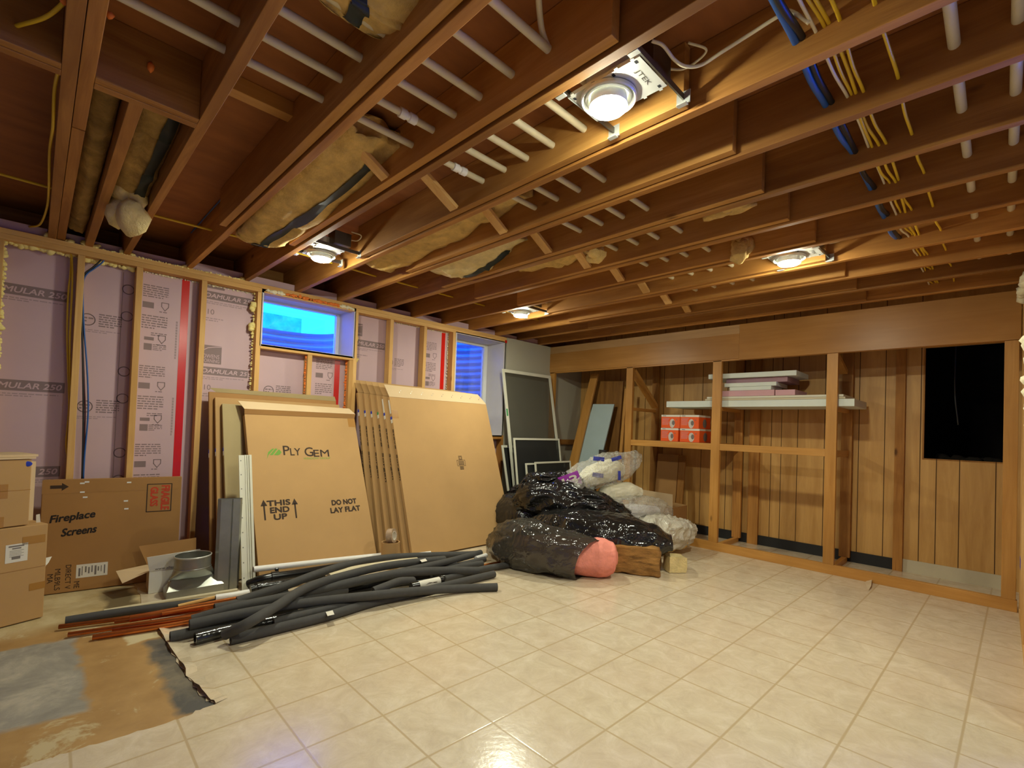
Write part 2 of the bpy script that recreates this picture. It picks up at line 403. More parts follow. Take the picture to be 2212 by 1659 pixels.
# vinyl floor with printed tile pattern
def vinyl():
    m, nt, b = newmat('tile_pattern_vinyl'); tc = N(nt, 'ShaderNodeTexCoord')
    mp = N(nt, 'ShaderNodeMapping'); mp.inputs['Location'].default_value = (-1.0874, -2.4448, 0)
    nt.links.new(tc.outputs['Object'], mp.inputs['Vector'])
    mp2 = N(nt, 'ShaderNodeMapping'); mp2.inputs['Rotation'].default_value = (0, 0, .0181); mp2.inputs['Scale'].default_value = (1/.3151, 1/(.3151*1.0466), 1)
    nt.links.new(mp.outputs[0], mp2.inputs['Vector'])
    sx = N(nt, 'ShaderNodeSeparateXYZ'); nt.links.new(mp2.outputs[0], sx.inputs[0]); ds = []
    for i in (0, 1):
        pp = N(nt, 'ShaderNodeMath', operation='PINGPONG'); pp.inputs[1].default_value = .5; nt.links.new(sx.outputs[i], pp.inputs[0]); ds.append(pp.outputs[0])
    mn = N(nt, 'ShaderNodeMath', operation='MINIMUM'); nt.links.new(ds[0], mn.inputs[0]); nt.links.new(ds[1], mn.inputs[1])
    line = ramp(nt, mn.outputs[0], [(.008, (1, 1, 1, 1)), (.02, (0, 0, 0, 1))])
    n1 = noise_n(nt, tc.outputs['Object'], 9, 8, .72, .6); n2 = noise_n(nt, tc.outputs['Object'], 2.2, 3, .5)
    c = ramp(nt, n1, [(.3, srgb(196, 178, 150)), (.52, srgb(212, 196, 168)), (.72, srgb(226, 212, 188))])
    c = mix(nt, ramp(nt, n2, [(.35, (0, 0, 0, 1)), (.75, (.35, .35, .35, 1))]), c, srgb(206, 180, 152))
    c = mix(nt, line, c, srgb(190, 168, 132)); nt.links.new(c, b.inputs['Base Color'])
    b.inputs['Roughness'].default_value = .2; b.inputs['Specular IOR Level'].default_value = .5
    n3 = noise_n(nt, tc.outputs['Object'], 38, 3, .55); ad = N(nt, 'ShaderNodeMath', operation='MULTIPLY_ADD'); ad.inputs[1].default_value = -.5
    nt.links.new(line, ad.inputs[0]); nt.links.new(n3, ad.inputs[2]); bumpn(nt, b, ad.outputs[0], .16, .004)
    return m
M['vinyl'] = vinyl()
# bare subfloor: old tan adhesive, grey concrete patch, torn backing
def bare():
    m, nt, b = newmat('bare_adhesive_floor'); tc = N(nt, 'ShaderNodeTexCoord'); g = tc.outputs['Object']
    nz = N(nt, 'ShaderNodeTexNoise'); nz.inputs['Scale'].default_value = 7; nz.inputs['Detail'].default_value = 6; nt.links.new(g, nz.inputs['Vector'])
    sub = N(nt, 'ShaderNodeVectorMath', operation='SUBTRACT'); sub.inputs[1].default_value = (.5, .5, .5); nt.links.new(nz.outputs['Color'], sub.inputs[0])
    scl = N(nt, 'ShaderNodeVectorMath', operation='SCALE'); scl.inputs['Scale'].default_value = .12; nt.links.new(sub.outputs[0], scl.inputs[0])
    ad = N(nt, 'ShaderNodeVectorMath', operation='ADD'); nt.links.new(g, ad.inputs[0]); nt.links.new(scl.outputs[0], ad.inputs[1])
    sep = N(nt, 'ShaderNodeSeparateXYZ'); nt.links.new(ad.outputs[0], sep.inputs[0])
    def rect(x0, x1, y0, y1, s=.02):
        fs = []
        for o, a, sg in ((sep.outputs[0], x0, 1), (sep.outputs[0], x1, -1), (sep.outputs[1], y0, 1), (sep.outputs[1], y1, -1)):
            mr = N(nt, 'ShaderNodeMapRange'); mr.inputs[1].default_value = a-s*sg; mr.inputs[2].default_value = a+s*sg; nt.links.new(o, mr.inputs[0]); fs.append(mr.outputs[0])
        r = fs[0]
        for f in fs[1:]:
            q = N(nt, 'ShaderNodeMath', operation='MULTIPLY'); nt.links.new(r, q.inputs[0]); nt.links.new(f, q.inputs[1]); r = q.outputs[0]
        return r
    n1 = noise_n(nt, g, 5, 6, .6); n2 = noise_n(nt, g, 3.3, 7, .68, .4)
    c = ramp(nt, n1, [(.3, srgb(160, 122, 72)), (.7, srgb(184, 146, 92))])
    c = mix(nt, ramp(nt, n2, [(.57, (0, 0, 0, 1)), (.62, (1, 1, 1, 1))]), c, srgb(196, 176, 134))
    c = mix(nt, rect(-1.5, .6, 3.72, 4.6, .1), c, ramp(nt, n2, [(.35, srgb(176, 152, 104)), (.6, srgb(204, 186, 144))]))
    gc = ramp(nt, n2, [(.3, srgb(126, 122, 114)), (.5, srgb(156, 150, 138)), (.68, srgb(196, 186, 166))])
    c = mix(nt, rect(-1.2, .205, 2.62, 3.5, .015), c, gc)
    c = mix(nt, rect(.47, .64, 2.3, 3.2, .02), c, ramp(nt, n2, [(.4, srgb(84, 82, 78)), (.6, srgb(128, 118, 100))]))
    c = mix(nt, rect(.37, .52, 3.86, 4.3, .02), c, srgb(112, 98, 70))
    c = mix(nt, rect(.4, .55, 3.22, 3.5, .01), c, srgb(206, 190, 150))
    nt.links.new(c, b.inputs['Base Color']); b.inputs['Roughness'].default_value = .55; bumpn(nt, b, n2, .25, .004); return m
M['bare'] = bare()
# wood-look sheet panelling with vertical grooves along y
def panelling():
    m, nt, b = newmat('groove_panelling'); v = coords(nt, (6, 6, .7), False)
    f = noise_n(nt, v, 2.5, 5, .6, .5); c = ramp(nt, f, [(.3, srgb(188, 138, 70)), (.7, srgb(212, 164, 94))])
    nt.links.new(c, b.inputs['Base Color']); b.inputs['Roughness'].default_value = .5; return m
M['panel'] = panelling(); M['groove'] = mat('panelling_groove', srgb(78, 50, 22), .8, var=.1)
# orange lens art etc.
M['art_grey'] = mat('carton_lamp_picture', srgb(206, 196, 186), .5, var=.15, scale=30)
# ================================================================ the room
YA, XB, H, JD = 4.469, 5.13, 2.362, .235       # stud face of the window wall, cabinet face, joist underside, joist depth
XP = 5.85                                      # panelling behind the cabinet
rnd = random.Random(4)

# ---- floor
fl = MB().box(-2.7, 6.4, -4.3, 5.0, -.12, -.004).build('floor', M['bare'])
off = fl.location.copy(); fl.data.transform(Matrix.Translation(off)); fl.location = (0, 0, 0); tag(fl, kind='structure')
edge = [W(px, py, z=0) for px, py in ((296, 1268), (302, 1290), (312, 1318), (330, 1346), (346, 1368), (362, 1395), (384, 1428), (398, 1452), (416, 1474), (432, 1498), (448, 1512), (466, 1521))]
edge2 = [W(px, py, z=0) for px, py in ((440, 1528), (408, 1544), (360, 1560), (300, 1580), (232, 1600), (158, 1621), (104, 1638), (60, 1653))]
vb = MB(); poly = [(-2.69, -4.29), (6.39, -4.29), (6.39, 4.99), (edge[0].x-.02, 4.99)]
def jag(ps, n=4, a=.008):
    out = []
    for p, q in zip(ps, ps[1:]):
        for k in range(n): out.append((p.lerp(q, k/n).x+rnd.uniform(-a, a), p.lerp(q, k/n).y+rnd.uniform(-a, a)))
    out.append((ps[-1].x, ps[-1].y)); return out
vedge = jag(edge)+jag(edge2)
poly += vedge + [(-2.69, edge2[-1].y)]
vb.prism(WORLD, poly, -.0038, 0)
vin = vb.build('vinyl_sheet', M['vinyl'], fl)
cb = MB(); je = jag(edge[3:], 3, .006)
for (a, b), (c, d) in zip(je, je[1:]):
    ra, rb2 = .012+.01*math.sin(a*60+b*25), .012+.01*math.sin(c*60+d*25)
    cb.face([(a+.05, b+.02, .0005), (a, b, ra), (c, d, rb2), (c+.05, d+.02, .0005)])
cb.build('curled_vinyl_edge', M['vinyl'], fl, smooth=True)
tp = MB()
pts = [W(*p, z=.001) for p in ((1868, 1258), (1884, 1252), (1882, 1270), (1876, 1276))]
tp.face([pts[0], pts[1]+V((0, 0, .03)), pts[2]+V((0, 0, .02)), pts[3]])
tp.build('lifted_vinyl_corner', M['vinyl'], fl)

# ---- ceiling (subfloor boards above the joists)
ce = MB().box(-2.7, 6.4, -4.3, 5.0, H+JD, H+JD+.04).build('ceiling', M['subfloor']); tag(ce, kind='structure')

# ---- walls out of view
tag(MB().box(-2.72, 6.4, -4.4, -4.3, -.12, 2.7).build('wall_front', M['drywall']), kind='structure')
tag(MB().box(-2.82, -2.7, -4.4, 5.0, -.12, 2.7).build('wall_near', M['drywall']), kind='structure')

# ---- window wall
W1 = (1.366, 2.192, 1.85, 2.306); W2 = (3.466, 4.222, 1.11, 2.286)
wl = thing('wall_left', (2.0, YA, 0), kind='structure')
def holed(mb, x0, x1, y0, y1, z0, z1, holes):
    xs = sorted({x0, x1, *[min(max(h[i], x0), x1) for h in holes for i in (0, 1)]})
    zs = sorted({z0, z1, *[min(max(h[i], z0), z1) for h in holes for i in (2, 3)]})
    for a, b in zip(xs, xs[1:]):
        for c, d in zip(zs, zs[1:]):
            mx_, mz = (a+b)/2, (c+d)/2
            if not any(h[0] < mx_ < h[1] and h[2] < mz < h[3] for h in holes): mb.box(a, b, y0, y1, c, d)
    return mb
holes = [(W1[0]-.02, W1[1]+.02, W1[2]-.02, W1[3]+.02), (W2[0]-.02, W2[1]+.02, W2[2]-.02, W2[3]+.02)]
holed(MB(), -2.7, 6.4, YA+.152, YA+.36, -.1, 2.355, holes).build('concrete_wall', M['concrete'], wl)
MB().box(-2.72, 6.4, YA+.345, YA+.45, 2.335, 2.7).build('rim_joist', M['joist_x'], wl)
seams = [-2.6, -.4, .818, 2.088, 3.345, 4.27]
for a, b in zip(seams, seams[1:]):
    holed(MB(), a+.001, b-.001, YA+.1, YA+.15, 0, 2.40, holes).build('foam_board', M['foam'], wl)
for cx_ in (.818, 2.088, 3.345):
    z1 = 1.80 if abs(cx_-2.088) < .01 else 2.30
    MB().box(cx_-.026, cx_+.026, YA+.0985, YA+.0998, .04, z1).build('seam_tape', M['red_tape'], wl)
SW = .089
for x0, x1 in ((-.62, -.582), (-.216, -.178), (.172, .21), (.494, .533), (.906, .944), (1.318, 1.356), (2.200, 2.238), (2.594, 2.632), (3.01, 3.048), (3.41, 3.452)):
    MB().box(x0, x1, YA, YA+SW, .038, 2.290).build('stud', M['stud_z'], wl, bevel=.002)
MB().box(2.162, 2.199, YA, YA+SW, .038, 1.81).build('trimmer_stud', M['stud_z'], wl, bevel=.002)
MB().box(1.762, 1.802, YA, YA+SW, .038, 1.81).build('cripple_stud', M['stud_z'], wl, bevel=.002)
MB().box(1.357, 2.199, YA, YA+SW, 1.811, 1.849).build('window_sill_plate', M['stud_x'], wl, bevel=.002)
MB().box(-2.6, 4.27, YA, YA+SW, 0, .038).build('bottom_plate', M['stud_x'], wl)
MB().box(-2.6, 4.268, YA, YA+SW, 2.2905, 2.3265).build('lower_top_plate', M['stud_x'], wl, bevel=.002)
MB().box(-2.6, 4.268, YA, YA+SW, 2.327, 2.361).build('upper_top_plate', M['stud_x'], wl, bevel=.002)
MB().box(3.453, 4.27, YA, YA+SW, 1.06, 1.109).build('window_sill_plate', M['joist_x'], wl)
MB().box(4.236, 4.27, YA, YA+SW, .038, 1.06).build('trimmer_stud', M['joist_z'], wl)
MB().box(4.272, XP, YA-.002, YA+.02, 0, 2.361).build('drywall_panel', M['drywall'], wl)
MB().box(4.236, 4.271, YA-.003, YA-.0005, 2.29, 2.325).build('tape_scrap', M['red_tape'], wl)
# foam blocks in the rim pockets above the plate
JX = [.451, .838, 1.247, 1.67, 2.066, 2.485, 2.89, 3.30, 3.70, 4.13, 4.52, 4.93]
ends = [-.6, .019, .104, .204, .247] + [v for e in JX for v in (e-.038, e)]
bays = [(-.6, .019), (.104, .209), (.247, .413)] + [(a, b-.038) for a, b in zip(JX, JX[1:])]
for a, b in bays:
    MB().box(a+.004, b-.004, YA+.035, YA+.085, 2.362, 2.362+rnd.uniform(.05, .075)).build('rim_foam_block', M['foam'], wl)
# spray foam beads
def bead(name, a, b, r, m, n, parent, seed):
    mb = MB(); a = V(a); b = V(b); q = random.Random(seed)
    for i in range(n):
        p = a.lerp(b, (i+q.uniform(-.3, .3))/max(n-1, 1)); mb.blob(p+V((q.uniform(-1, 1), q.uniform(-.5, .5), q.uniform(-1, 1)))*r*.5, r*q.uniform(.5, 1.45), seed*31+i, 2, .5, (q.uniform(.8, 1.6), 1, q.uniform(.8, 1.4)))
    return mb.build(name, m, parent, smooth=True)
bead('spray_foam_bead', (-.18, YA+.06, 2.285), (.17, YA+.06, 2.286), .014, M['sprayfoam'], 26, wl, 1)
bead('spray_foam_bead', (.213, YA+.07, 2.284), (.49, YA+.07, 2.284), .013, M['sprayfoam'], 22, wl, 2)
bead('spray_foam_bead', (.54, YA+.095, 2.286), (.9, YA+.095, 2.286), .006, M['foam_white'], 26, wl, 3)
bead('spray_foam_bead', (.95, YA+.095, 2.286), (1.31, YA+.095, 2.286), .006, M['foam_white'], 26, wl, 4)
bead('spray_foam_bead', (-.178, YA+.04, .1), (-.178, YA+.04, 2.28), .011, M['sprayfoam'], 130, wl, 5)
bead('spray_foam_bead', (1.308, YA+.06, 1.2), (1.31, YA+.06, 2.28), .007, M['sprayfoam'], 60, wl, 6)
bead('spray_foam_bead', (1.300, YA+.05, 1.98), (1.305, YA+.05, 2.01), .022, M['sprayfoam'], 5, wl, 7)
bead('spray_foam_bead', (1.292, YA+.05, 2.13), (1.302, YA+.05, 2.19), .018, M['sprayfoam'], 6, wl, 8)
bead('spray_foam_bead', (1.76, YA+.04, 1.3), (1.76, YA+.04, 1.8), .008, M['orange_foam'], 30, wl, 9)
bead('spray_foam_bead', (2.157, YA+.05, 1.3), (2.157, YA+.05, 1.8), .008, M['orange_foam'], 34, wl, 10)
bead('spray_foam_bead', (1.55, YA-.002, 2.318), (2.02, YA-.002, 2.315), .010, M['orange_foam'], 44, wl, 11)
bead('spray_foam_bead', (1.38, YA-.002, 2.318), (1.53, YA-.002, 2.317), .011, M['foam_white'], 14, wl, 12)
bead('spray_foam_bead', (2.03, YA-.002, 2.315), (2.18, YA-.002, 2.313), .011, M['foam_white'], 14, wl, 13)
bead('spray_foam_bead', (2.245, YA+.06, 2.1), (2.27, YA+.07, 2.02), .012, M['sprayfoam'], 8, wl, 14)
bead('spray_foam_bead', (2.245, YA+.06, 1.86), (2.26, YA+.07, 1.83), .014, M['sprayfoam'], 6, wl, 15)
bead('spray_foam_bead', (2.64, YA+.095, 2.286), (3.0, YA+.095, 2.286), .005, M['foam_white'], 26, wl, 16)
bead('spray_foam_bead', (3.05, YA+.095, 2.286), (3.4, YA+.095, 2.286), .005, M['foam_white'], 26, wl, 17)
bead('spray_foam_bead', (3.403, YA+.09, 1.3), (3.403, YA+.09, 2.28), .005, M['foam_white'], 60, wl, 18)
for i, xx in enumerate((.008, .115, .2, .255, .405, .46, .79, 1.2)):
    bead('spray_foam_dab', (xx, YA+.01, 2.368), (xx+.02, YA+.015, 2.378), .012, M['sprayfoam'], 4, wl, 30+i)
bead('spray_foam_bead', (.3, YA+.002, 2.361), (1.2, YA+.002, 2.361), .005, M['sprayfoam'], 60, wl, 19)

# printing on the foam boards
FF = Fr((0, YA+.0996, 0), (1, 0, 0), (0, 0, 1))
def fine(mb, u0, u1, v0, v1, n, q, frac=.45):
    """block of unreadably small print lines"""
    for i in range(n):
        v = v1-(v1-v0)*(i+.5)/n; hh = (v1-v0)/n*frac; u = u0
        end = u0+(u1-u0)*(1 if i < n-1 else q.uniform(.4, .9))
        while u < end:
            L = q.uniform(.012, .04); mb.quad(FF, u, min(u+L, end), v-hh/2, v+hh/2); u += L+.006
pr = MB(); prl = MB(); wht = MB(); q = random.Random(9)
def band(u0, u1, v, hh, txt, tu, tw):
    pr.quad(FF, u0, u1, v-hh/2, v+hh/2); wht.text(FF, txt, tu, v, width=tw, h=hh*.52, w=.0008, shear=.25, bold=.0012)
    fine(prl, u0, u1-.03, v-hh/2-.04, v-hh/2-.012, 2, q)
for v in (2.0, 1.37, .795):
    band(-.176, .145, v, .072, 'MULAR 250', -.02, .30)
for v in (2.205, 1.585):
    band(.946, 1.296, v, .066, 'OAMULAR 25', 1.12, .335)
    pr.text(FF, '-10', .985, v-.135, h=.042, w=.0004)
    fine(prl, .95, 1.09, v-.215, v-.18, 2, q)
for v0, v1 in ((1.645, 1.795), (2.262, 2.283)):
    pr.quad(FF, .946, 1.09, v0, v1)
wht.text(FF, 'OWENS', 1.015, 1.705, h=.032, width=.12, w=.0008); wht.text(FF, 'CORNING', 1.012, 1.668, h=.028, width=.13, w=.0008)
wht.stroke(FF, [(.95, 1.745), (.99, 1.772), (1.04, 1.785), (1.088, 1.79)], .006, .0008)
band(2.24, 2.594, 2.01, .07, 'AMULAR 250', 2.42, .33); fine(prl, 2.26, 2.4, 1.86, 1.9, 2, q)
pr.quad(FF, 2.24, 2.335, 2.08, 2.205); wht.stroke(FF, [(2.25, 2.15), (2.29, 2.18), (2.33, 2.19)], .006, .0008); wht.text(FF, 'ORNING', 2.285, 2.105, width=.08, w=.0008)
def ring(mb, u, v, r, wd=.006, n=24):
    mb.stroke(FF, [(u+r*math.cos(k*2*math.pi/n), v+r*math.sin(k*2*math.pi/n)) for k in range(n+1)], wd)
def badge(u, v, sc=1.0):
    ring(pr, u, v, .04*sc); fine(pr, u-.03*sc, u+.03*sc, v-.022*sc, v+.022*sc, 2, q, .5)
    fine(pr, u+.06*sc, u+.19*sc, v-.045*sc, v+.055*sc, 6, q, .5); fine(prl, u-.04*sc, u+.18*sc, v-.09*sc, v-.065*sc, 2, q)
for u, v in ((.245, 1.868), (.255, 1.25), (.265, .66)): badge(u, v)
for u, v in ((2.66, 1.86),): badge(u, v, .9)
badge(1.47, 1.46, 1.0)
def shield(u, v):
    pr.stroke(FF, [(u-.022, v+.03), (u+.022, v+.03), (u+.022, v), (u, v-.03), (u-.022, v), (u-.022, v+.03)], .006); fine(pr, u-.035, u+.035, v-.05, v-.035, 1, q)
def column(u0, v, sc=1.0):
    fine(pr, u0, u0+.16*sc, v-.10, v, 6, q); pr.quad(FF, u0, u0+.07*sc, v-.18, v-.135); shield(u0+.14*sc, v-.155)
    fine(pr, u0, u0+.16*sc, v-.34, v-.23, 6, q); fine(pr, u0+.06*sc, u0+.16*sc, v-.39, v-.36, 2, q)
    pr.quad(FF, u0+.02*sc, u0+.08*sc, v-.425, v-.40); shield(u0+.13*sc, v-.41)
    pr.quad(FF, u0+.02*sc, u0+.07*sc, v-.50, v-.45); fine(pr, u0+.075*sc, u0+.16*sc, v-.50, v-.45, 4, q)
for v in (2.2, 1.585, .99): column(.55, v)
column(3.10, 2.15, .95); column(1.88, 1.8)
for v in (2.16, 1.55, .95):
    for dv in (0, -.2): ring(pr, .462, v-dv*0-.03+dv, .034)
for u in (.765,):
    for v in (1.95, 1.35): fine(prl, u, u+.012, v-.3, v, 14, q, .8)
pr.stroke(FF, [(.43, .3), (.43, 2.25)], .003)
pr.build('foam_board_print', M['foam_ink'], wl); prl.build('foam_board_fine_print', M['foam_ink_l'], wl); wht.build('foam_board_lettering', M['foam'], wl)

# ---- windows
def window(name, X0, X1, Z0, Z1, fw):
    r = thing(name, ((X0+X1)/2, YA+.2, Z0), kind='structure')
    j = MB(); y0, y1 = YA+.0, YA+.33
    j.box(X0-.018, X0, y0, y1, Z0-.018, Z1+.018).box(X1, X1+.018, y0, y1, Z0-.018, Z1+.018).box(X0, X1, y0, y1, Z1, Z1+.018).box(X0, X1, y0, y1, Z0-.018, Z0)
    j.build('window_jamb', M['jamb'], r)
    f = MB(); a, b = YA+.31, YA+.37
    f.box(X0, X0+fw, a, b, Z0, Z1).box(X1-fw, X1, a, b, Z0, Z1).box(X0+fw, X1-fw, a, b, Z1-fw*.6, Z1).box(X0+fw, X1-fw, a, b, Z0, Z0+fw)
    f.build('window_frame', M['white'], r, bevel=.004)
    MB().box(X0+fw, X1-fw, YA+.338, YA+.342, Z0+fw, Z1-fw*.6).build('window_pane', M['glass'], r)
    return r
window('window_1', *W1, .035); window('window_2', *W2, .052)
def well(px0, px1, z0, z1, depth, pitch, lab):
    c = (px0+px1)/2; hw = (px1-px0)/2+.12; yb = YA+.37; mb = MB(); nz = int((z1-z0)/pitch*8)
    def fn(u, v):
        a = math.pi*v; rr = 1+.035*math.sin(u*nz/8*2*math.pi)
        return (c-hw*math.cos(a)*rr, yb+depth*(math.sin(a)**.6)*rr, z0+(z1-z0)*u)
    mb.grid(fn, nz, 36)
    o = mb.build('window_well', M['well'], None, smooth=True); return tag(o, lab, 'window well')
well(W1[0], W1[1], 1.2, 2.16, .62, .075, 'corrugated steel window well outside the wide high window')
well(W2[0], W2[1], .5, 2.52, .66, .085, 'corrugated steel window well outside the tall narrow window by the screens')
g = MB(); g.face([(-3, YA+.9, 2.17), (1.1, YA+.9, 2.17), (1.1, YA+8, 3.0), (-3, YA+8, 3.0)]).face([(1.1, YA+1.02, 2.17), (2.9, YA+1.02, 2.17), (2.9, YA+8, 3.0), (1.1, YA+8, 3.0)])
g.box(1.0, 2.6, YA+2.4, YA+2.6, 2.1, 2.62)
tag(g.build('ground', mat('frosty_ground', srgb(190, 200, 204), .9, var=.35, scale=9)), kind='structure')

# ---- panelled wall behind the cabinet, with the opening into the crawl space
wb = thing('wall_back', (XP, 2.2, 0), kind='structure')
oy0, oy1, oz0, oz1 = -.008, .518, 1.066, 2.085
pb = MB()
for y0, y1, z0, z1 in ((-.3, oy0, 0, H+JD), (oy0, oy1, 0, oz0), (oy0, oy1, oz1, H+JD), (oy1, 4.99, 0, H+JD)): pb.box(XP, XP+.012, y0, y1, z0, z1)
pb.build('panelling', M['panel'], wb)
gb = MB()
for px in (1270, 1304, 1338, 1393, 1433, 1475.5, 1516.7, 1571, 1608, 1667.4, 1689, 1724, 1782, 1856, 1912, 1989):
    y = W(px, 900, x=XP).y; gb.box(XP-.0012, XP, y-.003, y+.003, .02, H+JD)
for px in (2022, 2072.3, 2151):
    y = W(px, 1050, x=XP).y; gb.box(XP-.0012, XP, y-.003, y+.003, .02, oz0)
gb.build('panelling_grooves', M['groove'], wb)
MB().box(XP-.02, XP, .645, 4.46, 0, .105).build('cove_base', M['cove'], wb)
MB().box(XP-.012, XP-.001, -.09, .645, 0, .115).build('baseboard', M['base_white'], wb)
for pa, pc in ((1932, 1953), (1618, 1640)):
    ya, yb = W(pc, 1000, x=XP-.03).y, W(pa, 1000, x=XP-.03).y
    MB().box(XP-.04, XP-.001, ya, yb, 0, 2.2).build('furring_stud', M['joist_z'], wb)
MB().box(XP, XP+.04, oy1-.012, oy1, oz0, oz1).box(XP-.001, XP+.04, oy0, oy1, oz0-.012, oz0).build('opening_edge', M['joist_z'], wb)
cv = MB(); cv.box(XP+.02, XP+2.4, -1.5, 1.6, oz0-.3, oz0-.04).box(XP+2.3, XP+2.4, -1.5, 1.6, oz0-.1, 2.7).box(XP+.02, XP+2.4, 1.5, 1.6, oz0-.1, 2.7).box(XP+.02, XP+2.4, -1.6, -1.5, oz0-.1, 2.7).box(XP+.02, XP+2.4, -1.5, 1.6, 2.6, 2.7)
cv.build('crawl_space', M['dirt'], wb)
rb = MB()
for i in range(9): rb.blob((XP+.35+.1*(i % 3), .02+.055*i, oz0-.03), .05+.015*(i % 2), 60+i, 2, .4)
rb.build('crawl_space_rubble', M['dirt'], wb, smooth=True)
MB().tube(bez([(XP+.7, .33, 2.5), (XP+.7, .34, 1.8), (XP+.72, .31, 1.4)], 6), .008).build('crawl_space_pipe', M['steel_d'], wb)

# ---- partition at the right edge
wr = thing('wall_right', (4.2, -.15, 0), kind='structure')
MB().box(3.0, 6.2, -.3, -.16, -.004, H+.2).build('partition_core', M['foam'], wr)
for x0 in (3.05, 3.6, 4.2, 4.75, 5.09): MB().box(x0, x0+.042, -.16, -.098, .04, 2.32).build('stud', M['stud_z'], wr)
MB().box(3.0, 5.13, -.16, -.098, 0, .04).build('bottom_plate', M['stud_x'], wr); MB().box(3.0, 5.13, -.16, -.098, 2.32, 2.36).build('top_plate', M['stud_x'], wr)
bead('spray_foam_bead', (4.6, -.1, 2.31), (5.05, -.1, 2.3), .03, M['foam_white'], 10, wr, 41)
bead('spray_foam_bead', (3.35, -.105, 1.27), (3.35, -.105, 1.72), .024, M['foam_white'], 26, wr, 42)
bead('spray_foam_bead', (3.35, -.105, 1.45), (3.3, -.1, 1.72), .028, M['foam_white'], 14, wr, 43)
p = W(2204, 1214, y=-.097); MB().box(p.x-.05, p.x+.08, -.0975, -.0965, p.z-.045, p.z+.03).build('tape_scrap', M['blue_tape'], wr)
# ================================================================ ceiling framing
ORD = ['first', 'second', 'third', 'fourth', 'fifth', 'sixth', 'seventh', 'eighth', 'ninth', 'tenth', 'eleventh', 'twelfth', 'thirteenth', 'fourteenth']
EXTRA = ['a single board', 'left of the torn insulation', 'left of the nearest lamp', 'right of the nearest lamp', 'a doubled board', 'a doubled board', 'left of the dangling tuft',
         'left of the two far lamps', 'right of the two far lamps', 'a doubled board', 'second to last', 'nearest the cabinet fascia']
for k, e in enumerate(JX):
    r = thing('ceiling_joist', (e-.019, .5, H), f'brown ceiling joist, {ORD[k]} long one from the left, {EXTRA[k]}', 'joist', 'long ceiling joists')
    MB().box(e-.038, e, -4.25, 4.95, H, H+JD-.001).build('joist_board', M['joist_y'], r, bevel=.002)
    if k >= 1:
        q = random.Random(k); y1 = 3.35 if k < 3 else 3.35+q.uniform(-.2, .1)
        MB().box(e-.086, e-.047, .80+q.uniform(-.02, .02), y1, H+.010, H+JD-.002).build('sister_board', M['sister_y'], r, bevel=.002)
r = thing('ceiling_joist', (.062, .5, H), 'doubled brown ceiling joist at the far left, beside the yellow cable', 'joist')
MB().box(.019, .0605, -4.25, 4.95, H, H+JD-.001).build('joist_board', M['joist_y'], r, bevel=.002)
MB().box(.0625, .104, -4.25, 2.66, H, H+JD-.001).build('sister_board', M['joist_y'], r, bevel=.002)
MB().box(.0625, .104, 2.68, 4.95, H+.004, H+JD-.001).build('sister_board', M['joist_y'], r, bevel=.002)
tag(MB().box(.204, .247, 2.288, 4.95, H, H+JD-.001).build('ceiling_joist', M['joist_y'], None, bevel=.002), 'short brown ceiling joist running from the header to the window wall', 'joist')
r = thing('ceiling_header', (-.3, 2.25, H), 'brown header board butting the doubled joist from the left, near the orange foam dabs', 'header')
MB().box(-1.2, .0185, 2.212, 2.248, H, H+JD-.001).build('header_board', M['joist_x'], r, bevel=.002)
MB().box(-1.2, .0185, 2.25, 2.286, H-.003, H+JD-.001).build('header_board', M['joist_x'], r, bevel=.002)
r = thing('ceiling_header', (.26, 2.25, H), 'brown double header between the doubled joist and the first long joist', 'header')
MB().box(.1045, .4125, 2.212, 2.248, H, H+JD-.001).build('header_board', M['joist_x'], r, bevel=.002)
MB().box(.1045, .4125, 2.25, 2.286, H-.003, H+JD-.001).build('header_board', M['joist_x'], r, bevel=.002)
ob = MB()
for pt in ((18, 62), (30, 68)): ob.blob(W(*pt, z=H+.07), .018, pt[0], 1, .4)
for (pa, z) in (((140, 3), H+.05), ((238, 34), H+.09)):
    o = MB().blob(W(*pa, z=z), .012, pa[0], 1, .4, (1, 1.4, 1)).build('fire_foam_dab', M['orange_foam'], None, smooth=True)
    tag(o, 'orange foam dab ' + ('where the yellow cable enters the doubled joist' if pa[0] == 140 else 'on the right side of the doubled joist'), 'foam')
tag(ob.build('fire_foam_dab', M['orange_foam'], None, smooth=True), 'orange foam dab round the yellow cable at the top left corner', 'foam')
p = W(326, 146, y=2.21); tag(MB().blob(p, .011, 3, 1, .4, (1.2, 1, 2)).build('fire_foam_dab', M['orange_foam'], None, smooth=True), 'lone orange foam dab on the header face', 'foam')

p = W(560, 222, z=H+.18)
tag(MB().box(.452, .796, p.y-.03, p.y+.03, H+.17, H+JD-.001).build('blocking_board', M['cab_x'], None, bevel=.002), 'pale wood block under the subfloor between the first two long joists', 'blocking')
yb = W(985, 458, z=H+.015).y
for k in range(1, 10):
    a, b = JX[k], JX[k+1]-.087
    m_ = MB().beam((a+.001, yb+.02*math.sin(k*5), H+.20), (b-.004, yb+.02*math.sin(k*5), H+.022), .02, .062, (0, 1, .01))
    F = None
    tag(m_.build('cross_brace', M['stud_x'], None, bevel=.002), f'slanting wood brace between the {ORD[k]} and {ORD[k+1]} long ceiling joists', 'brace', 'slanting braces between the joists')

